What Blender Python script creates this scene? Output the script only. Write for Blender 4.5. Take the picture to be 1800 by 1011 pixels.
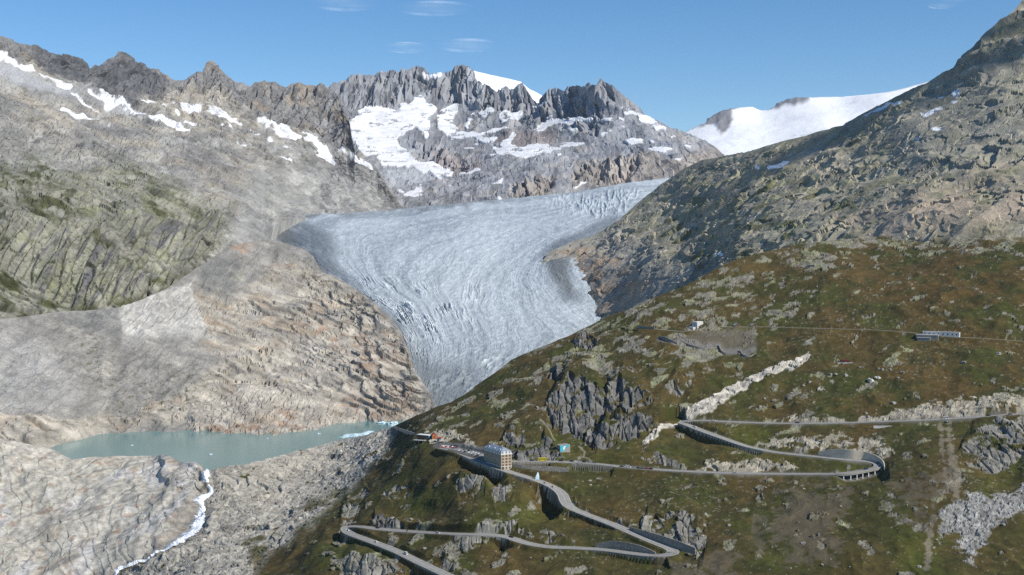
import bpy, bmesh, math, random
import numpy as np
from mathutils import Vector

R = math.radians
random.seed(7)
scene = bpy.context.scene
for o in list(bpy.data.objects):
    bpy.data.objects.remove(o, do_unlink=True)
COL = scene.collection

# ------------------------------------------------------------------ camera
CAM_Z = 477.0                       # metres above the zero of the scene (2000 m above the sea)
F = 2250.0                          # focal length in the survey's pixels, 1800 x 1011
PITCH = R(1.97)
cam = bpy.data.cameras.new("camera")
cam.sensor_fit = 'HORIZONTAL'
cam.angle_x = 2 * math.atan(900.0 / F)
cam.clip_start = 1.0
cam.clip_end = 80000.0
camo = bpy.data.objects.new("camera", cam)
camo.location = (0, 0, CAM_Z)
camo.rotation_euler = (R(90) - PITCH, 0, 0)
COL.objects.link(camo)
scene.camera = camo

# ------------------------------------------------------------------ sky and sun
SUN_EL = R(39)
SUN_AZ = R(61)                      # measured from straight behind the camera towards the right
sun_dir = Vector((math.sin(SUN_AZ) * math.cos(SUN_EL), -math.cos(SUN_AZ) * math.cos(SUN_EL), math.sin(SUN_EL)))
world = bpy.data.worlds.new("World")
scene.world = world
world.use_nodes = True
nt = world.node_tree
bg = nt.nodes["Background"]
sky = nt.nodes.new("ShaderNodeTexSky")
sky.sky_type = 'NISHITA'
sky.sun_disc = False
sky.sun_elevation = SUN_EL
sky.sun_rotation = math.atan2(sun_dir.x, sun_dir.y)
sky.altitude = 2400
sky.air_density = 1.0
sky.dust_density = 0.0
sky.ozone_density = 1.5
hs_ = nt.nodes.new("ShaderNodeHueSaturation")
hs_.inputs["Saturation"].default_value = 1.3
nt.links.new(sky.outputs[0], hs_.inputs["Color"])
nt.links.new(hs_.outputs[0], bg.inputs[0])
bg.inputs[1].default_value = 0.125
sl = bpy.data.lights.new("sun", 'SUN')
sl.energy = 5.0
sl.angle = R(0.53)
sl.color = (1.0, 0.945, 0.86)
so = bpy.data.objects.new("sun", sl)
so.rotation_euler = sun_dir.to_track_quat('Z', 'Y').to_euler()
so.location = (3000, -1000, 3000)
COL.objects.link(so)

scene.view_settings.view_transform = 'Standard'
scene.view_settings.look = 'None'
scene.view_settings.exposure = 0.05
scene.view_settings.gamma = 1.0
scene.view_settings.use_curve_mapping = False
scene.cycles.use_denoising = False
scene.cycles.max_bounces = 5
scene.cycles.diffuse_bounces = 1
scene.cycles.volume_bounces = 0
scene.cycles.use_adaptive_sampling = False

# ------------------------------------------------------------------ survey: bearing in the photograph + distance -> a point of the place
CP, SP = math.cos(PITCH), math.sin(PITCH)
def at(px, py, D):
    px, py, D = np.asarray(px, float), np.asarray(py, float), np.asarray(D, float)
    a = (px - 900.0) / F
    b = (505.5 - py) / F
    dy = CP + b * SP
    dz = -SP + b * CP
    s = D / dy
    return np.stack(np.broadcast_arrays(a * s, D + 0 * s, CAM_Z + dz * s), -1)
def proj(P):
    P = np.asarray(P, float)
    x, y, z = P[..., 0], P[..., 1], P[..., 2] - CAM_Z
    fw = y * CP - z * SP
    up = y * SP + z * CP
    return 900 + F * x / fw, 505.5 - F * up / fw
def dist_at_z(py, z):
    b = (505.5 - np.asarray(py, float)) / F
    return (z - CAM_Z) * (CP + b * SP) / (-SP + b * CP)

# ------------------------------------------------------------------ noise
rng = np.random.default_rng(11)
TB = 1024
PERM = rng.permutation(TB).astype(np.int32)
GR = rng.normal(size=(TB, 3)).astype(np.float32)
GR /= np.linalg.norm(GR, axis=1, keepdims=True)
GX, GY, GZ = (np.ascontiguousarray(GR[:, k]) for k in range(3))
RV = rng.random((TB, 8)).astype(np.float32)
def hsh(ix, iy, iz):
    return PERM[(PERM[(PERM[ix & 1023] + iy) & 1023] + iz) & 1023]
from concurrent.futures import ThreadPoolExecutor
POOL = ThreadPoolExecutor(4)
CH = 24576
def _perlin(p):
    i = np.floor(p).astype(np.int32)
    f = p - i
    u = f * f * f * (f * (f * 6 - 15) + 10)
    X0, Y0, Z0 = i[:, 0], i[:, 1], i[:, 2]
    out = np.zeros(len(p), np.float32)
    for dx in (0, 1):
        wx = u[:, 0] if dx else 1 - u[:, 0]
        hx = PERM[(X0 + dx) & 1023]; fx = f[:, 0] - dx
        for dy in (0, 1):
            wy = wx * (u[:, 1] if dy else 1 - u[:, 1])
            hy = PERM[(hx + Y0 + dy) & 1023]; fy = f[:, 1] - dy
            for dz in (0, 1):
                w = wy * (u[:, 2] if dz else 1 - u[:, 2])
                h = PERM[(hy + Z0 + dz) & 1023]
                out += w * (GX[h] * fx + GY[h] * fy + GZ[h] * (f[:, 2] - dz))
    return out * np.float32(1.5)
def perlin(p):
    p = np.ascontiguousarray(p, np.float32)
    if len(p) <= CH: return _perlin(p)
    return np.concatenate(list(POOL.map(_perlin, [p[k:k + CH] for k in range(0, len(p), CH)])))
def fbm(p, s, o=4, gain=.5, off=0.0):
    q = (np.asarray(p, np.float32) / np.float32(s) + np.float32(off)).astype(np.float32)
    r = 0; a = 1.0
    for k in range(o):
        r = r + np.float32(a) * perlin(q + np.float32(17.3 * k))
        q = q * np.float32(2.03); a *= gain
    return r
def ridged(p, s, o=4, gain=.5, off=0.0):
    q = (np.asarray(p, np.float32) / np.float32(s) + np.float32(off)).astype(np.float32)
    r = 0; a = 1.0; w = 1.0
    for k in range(o):
        n = 1 - np.abs(perlin(q + np.float32(9.1 * k))) * np.float32(1.6)
        n = np.clip(n, 0, 1) ** 2 * w
        r = r + a * n
        w = np.clip(n * 1.6, 0, 1)
        q = q * np.float32(2.07); a = np.float32(a * gain)
    return r
def _facet(args):
    """blocky rock: tilted facets of random height; returns height, gap to the next block, random per block"""
    q, tilt = args
    b = np.floor(q - .5).astype(np.int32)
    n = len(q)
    f1 = np.full(n, 9., np.float32); f2 = np.full(n, 9., np.float32)
    hb = np.zeros(n, np.int32); dl = np.zeros((n, 3), np.float32)
    for k in range(8):
        c = b + np.array([k & 1, (k >> 1) & 1, k >> 2], np.int32)
        h = hsh(c[:, 0], c[:, 1], c[:, 2])
        d = q - (c + .1 + .8 * RV[h, :3])
        dd = (d * d).sum(1)
        m = dd < f1
        f2 = np.where(m, f1, np.minimum(f2, dd))
        f1 = np.where(m, dd, f1)
        hb = np.where(m, h, hb)
        dl[m] = d[m]
    g = GR[hb]
    hgt = (RV[hb, 3] - .5) * 1.2 + tilt * (dl * g).sum(1)
    return hgt, np.sqrt(f2) - np.sqrt(f1), RV[hb, 4]

def facet(p, s, off=0.0, tilt=1.1):
    q = (np.asarray(p, np.float32) / np.float32(s) + np.float32(off)).astype(np.float32)
    r = list(POOL.map(_facet, [(q[k:k + CH], np.float32(tilt)) for k in range(0, len(q), CH)]))
    return [np.concatenate([x[k] for x in r]) for k in range(3)]
def ledge(p, n, s, wob=1.0, off=0.0, flip=False, edge=False):
    """strata: a saw-tooth across the direction n, each bed with its own strength, fading in and out along its length"""
    p = np.asarray(p, np.float32)
    q = p @ np.asarray(n, np.float32) / np.float32(s) + np.float32(wob) * fbm(p, s * 5, 3, off=off) + np.float32(off)
    k = np.floor(q).astype(np.int32); f = q - k
    a = RV[PERM[k & 1023], 2]
    fade = np.clip(fbm(p, s * 7, 2, off=off + 3) * 1.2 + a, 0, 1)
    if flip: f = 1 - f
    h = (np.where(f < .82, (f / .82) ** 1.6, 1 - smooth(.82, 1, f)) - .4) * fade
    return (h, smooth(.16, .03, np.minimum(f, 1 - f)) * fade) if edge else h

def smooth(a, b, x):
    t = np.clip((x - a) / (b - a), 0, 1)
    return t * t * (3 - 2 * t)
def blur(a, k):
    if k < 1: return a
    for ax in (0, 1):
        pad = [(0, 0), (0, 0)]; pad[ax] = (k + 1, k)
        c = np.cumsum(np.pad(a, pad, mode='edge'), ax)
        n = a.shape[ax]
        hi = np.take(c, np.arange(2 * k + 1, 2 * k + 1 + n), ax); lo = np.take(c, np.arange(0, n), ax)
        a = (hi - lo) / (2 * k + 1)
    return a
def inpoly(x, y, poly):
    poly = np.asarray(poly, float)
    m = np.zeros(x.shape, bool)
    bx = (x >= poly[:, 0].min()) & (x <= poly[:, 0].max()) & (y >= poly[:, 1].min()) & (y <= poly[:, 1].max())
    idx = np.nonzero(bx)
    if len(idx[0]) == 0: return m
    xs, ys = x[idx], y[idx]
    c = np.zeros(xs.shape, bool)
    j = len(poly) - 1
    for i in range(len(poly)):
        xi, yi = poly[i]; xj, yj = poly[j]
        if yi != yj:
            c ^= ((yi > ys) != (yj > ys)) & (xs < (xj - xi) * (ys - yi) / (yj - yi) + xi)
        j = i
    m[idx] = c
    return m

# ------------------------------------------------------------------ landforms
def tps(ctrl):
    c = np.asarray(ctrl, float)
    X = c[:, :2] / 500.0
    v = np.log(c[:, 2])
    def K(a, b):
        d2 = ((a[:, None, :] - b[None]) ** 2).sum(-1)
        return .5 * d2 * np.log(d2 + 1e-12)
    n = len(c)
    A = np.zeros((n + 3, n + 3))
    A[:n, :n] = K(X, X) + np.eye(n) * 2e-3
    A[:n, n] = 1; A[:n, n + 1:] = X
    A[n, :n] = 1; A[n + 1:, :n] = X.T
    w = np.linalg.solve(A, np.concatenate([v, np.zeros(3)]))
    def ev(px, py):
        q = np.stack([px.ravel(), py.ravel()], 1) / 500.0
        out = np.concatenate(list(POOL.map(lambda e: K(e, X) @ w[:n] + w[n] + e @ w[n + 1:], [q[k:k + 8192] for k in range(0, len(q), 8192)])))
        return np.exp(out).reshape(px.shape)
    return ev

class Sheet:
    """a stretch of land, as rows from its near foot to its crest, and on down behind the crest"""
    def __init__(s, top, bottom, ctrl, x0, x1, dx=1.5, dy=1.5, back=((40, 15), (120, 90), (260, 300)), front=((40, 40), (90, 200))):
        fine0, fine1 = max(x0, -12), min(x1, 1812)
        xs = np.arange(fine0, fine1 + dx, dx)
        if x0 < fine0: xs = np.concatenate([np.arange(x0, fine0, 8.0), xs])
        if x1 > fine1: xs = np.concatenate([xs, np.arange(xs[-1] + 8, x1 + 1, 8.0)])
        t = np.asarray(top, float); b = np.asarray(bottom, float)
        yt = np.interp(xs, t[:, 0], t[:, 1]); yb = np.interp(xs, b[:, 0], b[:, 1])
        yb = np.maximum(yb, yt + 1)
        n = int(np.ceil((yb - yt).max() / dy)) + 1
        v = np.linspace(0, 1, n)[:, None]
        k = 61; pad = np.pad(yt, k // 2, mode='edge')
        mxf = np.lib.stride_tricks.sliding_window_view(pad, k).max(1)
        ys = np.convolve(np.pad(mxf, k // 2, mode='edge'), np.ones(k) / k, 'valid')      # rows lie level below and take up the outline only near the crest
        ys = np.minimum(ys, np.maximum(yb - 1, yt))
        py = yb + (ys - yb) * v + (yt - ys) * v ** 4
        px = np.broadcast_to(xs, py.shape).copy()
        D = tps(ctrl)(np.clip(px, -20, 1820), py)
        P = at(px, py, D)
        rows = []
        for dD, dz in reversed(front):
            q = P[0].copy(); q[:, 1] -= dD; q[:, 2] -= dz; rows.append(q[None])
        nf = len(rows)
        rows.append(P)
        for dD, dz in back:
            q = P[-1].copy(); q[:, 1] += dD; q[:, 0] *= 1 + dD / P[-1][:, 1]; q[:, 2] -= dz; rows.append(q[None])
        s.P0 = np.concatenate(rows)
        s.P = s.P0.copy()
        s.nf, s.n = nf, n
        s.px = np.concatenate([px[:1]] * nf + [px] + [px[-1:]] * len(back))
        s.py = np.concatenate([py[:1]] * nf + [py] + [py[-1:]] * len(back))
        s.D = np.concatenate([D[:1]] * nf + [D] + [D[-1:]] * len(back))
        s.xs = xs
        s.shape = s.px.shape
        s.flat = s.P0.reshape(-1, 3).astype(np.float32)
        s.above = s.py - yt                                             # pixels below the crest
        gr = np.abs(np.gradient(yt, xs)); gr = np.convolve(np.pad(gr, 7, mode='edge'), np.ones(15) / 15, 'valid')
        s.calm = ((.35 + .65 * smooth(0, 14, s.above)) * (1 - (1 - 1 / (1 + (gr[None] / 5.0) ** 2)) * smooth(40, 0, s.above))).ravel()   # relief dies away towards the outline
        s.normals()
        s.jx = fbm(s.flat / s.D.reshape(-1, 1) * F, 26, 3).reshape(s.shape)      # raggedness for outlines
        s.jy = fbm(s.flat / s.D.reshape(-1, 1) * F, 26, 3, off=40).reshape(s.shape)
        s.col = np.zeros(s.shape + (3,), np.float32)
    def normals(s):
        B = s.P0
        du = np.gradient(B, axis=1); dv = np.gradient(B, axis=0)
        N = np.cross(du, dv)
        l = np.linalg.norm(N, axis=-1, keepdims=True)
        N = N / np.maximum(l, 1e-6)
        k = 14
        N = np.stack([blur(N[..., i], k) for i in range(3)], -1)
        s.N = N / np.maximum(np.linalg.norm(N, axis=-1, keepdims=True), 1e-6)
    def mask(s, polys, jit=5, soft=2):
        m = np.zeros(s.shape, bool)
        x = np.clip(s.px, -14, 1814) + s.jx * jit; y = s.py + s.jy * jit
        for p in polys: m |= inpoly(x, y, p)
        return np.clip(blur(m.astype(np.float32), soft), 0, 1)
    def band(s, line, w, jit=4, soft=1):
        """mask along a line of survey points; w = half width(s) in pixels"""
        x = np.clip(s.px, -14, 1814) + s.jx * jit; y = s.py + s.jy * jit
        L = np.asarray(line, float)
        ww = np.broadcast_to(np.asarray(w, float), len(L))
        m = np.zeros(s.shape, np.float32)
        for i in range(len(L) - 1):
            a, b = L[i], L[i + 1]
            wm = max(ww[i], ww[i + 1]) + 2
            sel = (x > min(a[0], b[0]) - wm) & (x < max(a[0], b[0]) + wm) & (y > min(a[1], b[1]) - wm) & (y < max(a[1], b[1]) + wm)
            if not sel.any(): continue
            d = b - a
            t = np.clip(((x[sel] - a[0]) * d[0] + (y[sel] - a[1]) * d[1]) / (d @ d + 1e-9), 0, 1)
            r = np.hypot(x[sel] - a[0] - t * d[0], y[sel] - a[1] - t * d[1])
            m[sel] = np.maximum(m[sel], smooth(1.15, .75, r / (ww[i] + (ww[i + 1] - ww[i]) * t)))
        return blur(m, soft)
    def ragged(s, m, n, k=.5, w=.16):
        """turn a soft mask into a ragged crisp one"""
        t = m + k * n.reshape(s.shape) * (m > .01) * (m < .995)
        return smooth(.5 - w, .5 + w, t)
    def crag(s, poly, A):
        """profile of a rock step: sticks out at its top, falls back to its foot"""
        q = np.asarray(poly, float)
        xs = np.linspace(q[:, 0].min(), q[:, 0].max(), 60)
        tp = np.full(60, 1e9); bt = np.full(60, -1e9)
        for i in range(len(q)):
            a, b = q[i - 1], q[i]
            lo, hi = (a, b) if a[0] < b[0] else (b, a)
            m = (xs >= lo[0]) & (xs <= hi[0])
            y = lo[1] + (hi[1] - lo[1]) * (xs[m] - lo[0]) / max(hi[0] - lo[0], 1e-6)
            tp[m] = np.minimum(tp[m], y); bt[m] = np.maximum(bt[m], y)
        x = s.px + 4 * s.jx; y = s.py + 5 * s.jy
        T = np.interp(x, xs, tp); B = np.interp(x, xs, bt); hgt = np.maximum(B - T, 5)
        u = (y - T) / hgt
        e = smooth(xs[0] - 6, xs[0] + 8, x) * smooth(xs[-1] + 6, xs[-1] - 8, x)
        pr = np.where(u < 0, smooth(-.8, 0, u), np.where(u < 1, 1 - 1.75 * u, -.75 * smooth(1.9, 1, u)))
        sz = np.clip(hgt / 45, .3, 1.2)
        return (A * pr * e * sz).ravel()
    def disp(s, h):
        s.P = s.P + s.N * h.reshape(s.shape + (1,))
    def paint(s, c, m=1.0):
        m = np.asarray(m, np.float32)
        if m.ndim == 1: m = m.reshape(s.shape)
        if m.ndim == 2: m = m[..., None]
        c = np.asarray(c, np.float32)
        if c.ndim == 2: c = c.reshape(s.shape + (3,))
        s.col = s.col * (1 - m) + c * m
    def point(s, px, py, base=False):
        """the spot of this land on the given bearing"""
        P = s.P0 if base else s.P
        out = []
        for X, Y in zip(np.atleast_1d(px), np.atleast_1d(py)):
            j = int(np.clip(np.searchsorted(s.xs, X), 1, len(s.xs) - 1))
            t = (X - s.xs[j - 1]) / (s.xs[j] - s.xs[j - 1])
            r = []
            for c in (j - 1, j):
                yy = s.py[s.nf:s.nf + s.n, c]
                k = np.interp(-Y, -yy, np.arange(s.n))
                k0 = int(min(k, s.n - 2)); f = k - k0
                r.append(P[s.nf + k0, c] * (1 - f) + P[s.nf + k0 + 1, c] * f)
            out.append(r[0] * (1 - t) + r[1] * t)
        return np.array(out)
    def build(s, name, mat, flat=True):
        h, w = s.shape
        me = bpy.data.meshes.new(name)
        idx = np.arange(h * w, dtype=np.int32).reshape(h, w)
        q = np.stack([idx[:-1, :-1], idx[:-1, 1:], idx[1:, 1:], idx[1:, :-1]], -1).reshape(-1, 4)
        me.vertices.add(h * w)
        me.vertices.foreach_set("co", s.P.reshape(-1).astype(np.float32))
        me.loops.add(q.size); me.polygons.add(len(q))
        me.loops.foreach_set("vertex_index", q.ravel())
        me.polygons.foreach_set("loop_start", np.arange(0, q.size, 4, dtype=np.int32))
        me.polygons.foreach_set("use_smooth", np.full(len(q), not flat))
        me.update(calc_edges=True)
        ca = me.color_attributes.new("land_colour", 'FLOAT_COLOR', 'POINT')
        c4 = np.ones((h * w, 4), np.float32); c4[:, :3] = np.clip(s.col.reshape(-1, 3), 0.004, .95)
        ca.data.foreach_set("color", c4.ravel())
        me.materials.append(mat)
        o = bpy.data.objects.new(name, me)
        o["kind"] = "structure"
        COL.objects.link(o)
        return o

# ------------------------------------------------------------------ materials
def land_material(name, fine=1.0, bump=.5, rough=.95, spec=.15, amount=.35):
    m = bpy.data.materials.new(name); m.use_nodes = True
    n = m.node_tree.nodes; l = m.node_tree.links
    b = n["Principled BSDF"]
    b.inputs["Roughness"].default_value = rough
    b.inputs["Specular IOR Level"].default_value = spec
    at_ = n.new("ShaderNodeAttribute"); at_.attribute_name = "land_colour"
    tc = n.new("ShaderNodeTexCoord")
    n1 = n.new("ShaderNodeTexNoise"); n1.inputs["Scale"].default_value = 1.0 / fine; n1.inputs["Detail"].default_value = 5; n1.inputs["Roughness"].default_value = .65
    l.new(tc.outputs["Object"], n1.inputs["Vector"])
    mp = n.new("ShaderNodeMapRange"); mp.inputs[1].default_value = .25; mp.inputs[2].default_value = .75
    mp.inputs[3].default_value = 1 - amount; mp.inputs[4].default_value = 1 + amount
    l.new(n1.outputs[0], mp.inputs[0])
    mx = n.new("ShaderNodeMix"); mx.data_type = 'RGBA'; mx.blend_type = 'MULTIPLY'; mx.inputs[0].default_value = 1
    l.new(at_.outputs["Color"], mx.inputs[6]); l.new(mp.outputs[0], mx.inputs[7])
    l.new(mx.outputs[2], b.inputs["Base Color"])
    bp = n.new("ShaderNodeBump"); bp.inputs["Strength"].default_value = bump; bp.inputs["Distance"].default_value = fine * .6
    l.new(n1.outputs[0], bp.inputs["Height"]); l.new(bp.outputs[0], b.inputs["Normal"])
    return m

PALE = np.array((.47, .425, .335)); CREAM = np.array((.52, .47, .37)); GREY = np.array((.27, .262, .245)); SCREE = np.array((.33, .315, .285))
RUST = np.array((.33, .20, .12)); ORANGE = np.array((.40, .29, .19)); DARK = np.array((.13, .13, .135)); SNOW = np.array((.86, .87, .88))
GRASS = np.array((.052, .050, .013)); BROWN = np.array((.088, .055, .017)); GREEN = np.array((.060, .072, .012)); LICHEN = np.array((.175, .175, .085))
HROCK = np.array((.20, .185, .145)); DROCK = np.array((.115, .115, .112)); ICE = np.array((.48, .55, .62)); ICED = np.array((.22, .26, .31))

def v3(a): return a.reshape(-1)

# ================================================================== LAND
# ---- snow dome far right
S1 = Sheet(top=[(1180, 250), (1212, 228), (1233, 218), (1254, 203), (1270, 197), (1287, 192), (1295, 189), (1322, 188), (1337, 194), (1351, 194), (1366, 183), (1383, 175), (1399, 172), (1420, 172), (1441, 170), (1482, 171), (1515, 168), (1557, 162), (1590, 154), (1628, 144), (1700, 132), (1760, 140)],
           bottom=[(1180, 330), (1760, 300)],
           ctrl=[(1180, 250, 8300), (1212, 228, 8500), (1290, 190, 8800), (1337, 194, 8900), (1400, 172, 9000), (1480, 171, 9000), (1628, 144, 9000), (1760, 140, 8900), (1270, 235, 8200), (1270, 270, 7600), (1350, 240, 8000), (1450, 220, 8000), (1550, 190, 8300), (1180, 330, 7000), (1500, 320, 6900), (1760, 300, 7000)],
           x0=1180, x1=1760, dx=2, dy=2)
p = S1.flat
S1.paint(SNOW)
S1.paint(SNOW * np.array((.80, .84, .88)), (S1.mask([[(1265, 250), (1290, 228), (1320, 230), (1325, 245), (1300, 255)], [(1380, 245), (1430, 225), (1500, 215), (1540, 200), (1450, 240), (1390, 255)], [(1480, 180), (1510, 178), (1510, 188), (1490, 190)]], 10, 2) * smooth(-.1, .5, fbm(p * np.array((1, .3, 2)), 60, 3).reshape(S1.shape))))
rk = S1.mask([[(1214, 227), (1233, 216), (1254, 201), (1287, 190), (1300, 187), (1288, 196), (1284, 222), (1271, 236), (1262, 226), (1258, 215), (1233, 222)],
              [(1349, 195), (1366, 181), (1383, 174), (1399, 170), (1422, 170), (1425, 178), (1400, 182), (1380, 184), (1366, 190)]], 4, 1)
S1.paint(np.array((.24, .24, .25)), rk)
S1.disp(fbm(p, 400, 4).ravel() * 10 + v3(rk) * (ridged(p * np.array((1, 1, .4)), 120, 4) - .6) * 12 + (1 - v3(rk)) * fbm(p, 45, 3) * 1.2)

# ---- snow cap behind the centre ridge
S2 = Sheet(top=[(810, 118), (831, 123), (864, 133), (901, 140), (916, 144), (930, 156), (953, 168), (975, 185)], bottom=[(810, 200), (975, 220)],
           ctrl=[(810, 118, 7000), (864, 133, 7100), (916, 144, 7100), (975, 185, 7000), (810, 200, 6750), (975, 220, 6750), (890, 210, 6750)], x0=810, x1=975, dx=2, dy=2)
S2.paint(SNOW)
S2.disp(fbm(S2.flat, 150, 3) * 4)

# ---- central massif with its cirque
S3 = Sheet(top=[(540, 152), (574, 150), (593, 144), (609, 136), (626, 133), (655, 129), (687, 123), (696, 129), (704, 123), (718, 123), (729, 116), (741, 117), (757, 125), (772, 129), (782, 124), (792, 122), (807, 112), (819, 117), (831, 124), (840, 140), (848, 152), (856, 144), (868, 156), (881, 154), (889, 150), (901, 152), (918, 146), (926, 158), (936, 172), (944, 179), (953, 168), (967, 158), (979, 154), (990, 160), (1000, 150), (1016, 149), (1027, 156), (1037, 149), (1049, 154), (1055, 140), (1064, 140), (1080, 152), (1099, 168), (1119, 183), (1132, 199), (1152, 212), (1177, 222), (1201, 228), (1226, 238), (1255, 257), (1273, 273), (1330, 330)],
           bottom=[(540, 385), (700, 385), (870, 375), (1000, 362), (1190, 345), (1330, 340)],
           ctrl=[(540, 152, 6200), (574, 150, 6300), (700, 123, 6600), (807, 112, 6600), (868, 156, 6300), (918, 146, 6250), (944, 179, 6150), (1000, 150, 6050), (1057, 140, 5700), (1099, 168, 5600), (1152, 212, 5450), (1201, 228, 5350), (1273, 273, 5000),
                 (600, 200, 6050), (640, 215, 6050), (730, 175, 6320), (800, 190, 6300), (860, 200, 6100), (910, 215, 5950), (980, 215, 5750), (1040, 232, 5420), (1085, 205, 5480),
                 (640, 260, 5600), (680, 245, 5800), (750, 235, 5900), (760, 262, 5650), (800, 300, 5250), (690, 300, 5200), (720, 335, 4700), (650, 345, 4500), (560, 370, 4050), (560, 300, 5200), (800, 352, 4350), (870, 350, 4300),
                 (900, 272, 5300), (960, 270, 5250), (1000, 285, 5050), (1100, 260, 5150), (1100, 300, 4850), (1100, 325, 4650), (950, 330, 4480), (1000, 345, 4420), (1200, 290, 4780), (1190, 318, 4650), (1300, 320, 4600), (700, 380, 3950), (1190, 345, 4550)],
           x0=540, x1=1330, dx=1.5, dy=1.3)
p = S3.flat; sh = S3.shape
Q = p * np.array((1, 1, .33))
cliff = S3.mask([[(560, 140), (830, 105), (945, 170), (1060, 130), (1085, 160), (1065, 190), (1045, 235), (1010, 230), (985, 210), (930, 215), (870, 195), (800, 185), (760, 170), (730, 160), (650, 195), (615, 215), (560, 230)],
                 [(725, 250), (790, 262), (830, 300), (790, 300), (760, 290), (735, 275)], [(900, 318), (970, 310), (965, 350), (900, 350)], [(1010, 290), (1130, 275), (1110, 315), (1010, 325)]], 10, 3)
flute = ridged(p * np.array((1, .3, .15)), 150, 4, .5)
big = fbm(p, 500, 3)
V5 = np.array((1, .3, .15), np.float32)
wq = 14 * np.stack([fbm(p * V5, 60, 2), fbm(p * V5, 60, 2, off=4), fbm(p, 60, 2, off=8)], 1)
fc, gap, rid = facet(p * np.array((1, .16, .08)) + wq * np.array((1, .3, .3)), 40, tilt=1.5)
fc2, gap2, rid2 = facet(p * np.array((1, .2, .13)) + wq * np.array((.4, .1, .1)), 17, 5., tilt=1.5)
cm = v3(cliff)
lg = ledge(p, (-.35, .1, .93), 26, 1.0)
h = cm * ((flute - .75) * 22 + fc * 14 + fc2 * 9 - 7 * smooth(.12, 0, gap)) + (1 - cm) * (big * 8 + (ridged(p, 170, 4) - .7) * 10 + lg * 8 + fc2 * 2.2)
h *= np.sqrt(S3.calm)
snowpoly = [[(615, 213), (638, 188), (655, 187), (700, 187), (702, 178), (722, 179), (724, 167), (737, 168), (745, 179), (772, 190), (765, 198), (757, 205), (752, 230), (748, 240), (732, 222), (720, 235), (700, 240), (715, 262), (722, 275), (717, 282), (755, 278), (770, 292), (797, 298), (790, 308), (768, 312), (757, 303), (725, 296), (675, 290), (655, 275), (626, 262), (618, 245)],
            [(770, 200), (800, 182), (803, 190), (797, 212), (810, 227), (840, 234), (878, 234), (865, 248), (805, 248), (780, 240), (770, 225)],
            [(835, 205), (860, 180), (865, 190), (850, 205)], [(815, 215), (835, 195), (838, 205), (822, 222)], [(870, 205), (885, 192), (920, 205), (900, 210), (880, 215)],
            [(930, 230), (960, 210), (1005, 205), (1012, 205), (1005, 218), (975, 220), (950, 230)], [(855, 258), (900, 258), (950, 252), (988, 258), (965, 272), (920, 278), (882, 272)],
            [(880, 255), (905, 235), (908, 240), (893, 258)], [(1000, 230), (1010, 222), (1012, 232)], [(1055, 243), (1065, 233), (1085, 232), (1062, 243)],
            [(1075, 198), (1098, 206), (1090, 212)], [(1120, 203), (1160, 213), (1175, 222), (1150, 225), (1120, 222)], [(1085, 220), (1100, 222), (1090, 228)], [(1160, 236), (1190, 238), (1178, 242)], [(1135, 240), (1155, 246), (1140, 248)], [(1200, 258), (1218, 260), (1205, 263)], [(1005, 328), (1030, 322), (1032, 326), (1012, 330)], [(870, 345), (880, 338), (884, 348)],
            [(696, 340), (725, 332), (745, 334), (742, 344), (708, 344)], [(730, 325), (745, 326), (738, 332)], [(802, 303), (843, 300), (840, 308), (805, 308)], [(858, 318), (890, 312), (878, 322), (862, 322)], [(770, 310), (786, 318), (775, 320)], [(785, 327), (800, 328), (790, 332)],
            [(740, 128), (775, 127), (775, 133), (745, 137)], [(1092, 185), (1120, 208), (1100, 205)], [(640, 200), (660, 195), (720, 235), (690, 250), (640, 250), (620, 215)]]
S3.paint(np.array((.29, .288, .285)))
tone = fbm(p, 110, 4)
S3.paint(np.array((.36, .335, .30)), smooth(.0, .7, tone) * (1 - v3(cliff) * .6))
S3.paint(np.array((.22, .22, .23)), smooth(.15, .6, -tone) * .8)
S3.paint(np.array((.36, .30, .235)), v3(S3.mask([[(1010, 290), (1140, 270), (1200, 280), (1240, 250), (1280, 280), (1200, 320), (1010, 330)], [(900, 318), (970, 310), (965, 350), (890, 352)]], 12, 5)) * .7)
S3.paint(np.array((.30, .235, .20)), v3(S3.mask([[(760, 265), (845, 285), (840, 305), (770, 298)], [(870, 235), (980, 225), (960, 258), (880, 262)]], 10, 4)) * .6)
S3.paint(np.array((.25, .255, .26)), v3(S3.mask([[(1040, 220), (1110, 215), (1180, 250), (1130, 275), (1060, 270)]], 8, 4)) * .8)
S3.paint(np.array((.27, .262, .25)), v3(S3.mask([[(540, 355), (660, 320), (720, 345), (860, 340), (870, 360), (560, 390)]], 8, 4)) * .9)
S3.col *= (1 + .45 * (rid.reshape(sh)[..., None] - .5) + .35 * (rid2.reshape(sh)[..., None] - .5))
S3.col *= np.array((.95, .98, 1.03), np.float32)
icy = S3.mask([[(655, 245), (690, 240), (720, 260), (722, 280), (700, 288), (660, 270)], [(675, 290), (740, 297), (770, 305), (755, 320), (700, 332), (680, 315)]], 6, 4)
S3.paint(np.array((.42, .44, .46)), icy * .8)
pap = fbm(p * np.array((1, 1, 2.2)), 75, 5, .6).reshape(sh)
sn = np.clip(S3.mask(snowpoly, 9, 2) - .6 * smooth(.2, .5, pap), 0, 1)
sn = np.maximum(sn, smooth(.5, .62, fbm(p * np.array((.5, .5, 2)), 80, 3, off=31)).reshape(sh) * S3.mask([[(930, 180), (1110, 180), (1240, 250), (1200, 280), (880, 285), (780, 250), (830, 190)]], 10, 5) * .95)
sn = smooth(.35, .6, sn)
S3.paint(SNOW * (.93 - .22 * np.clip(fbm(p * np.array((1, 1, 3)), 60, 4), -.3, 1))[:, None], sn * .96)
h = h * (1 - .88 * v3(blur(sn, 1))) + v3(sn) * 3
S3.disp(h)

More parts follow.
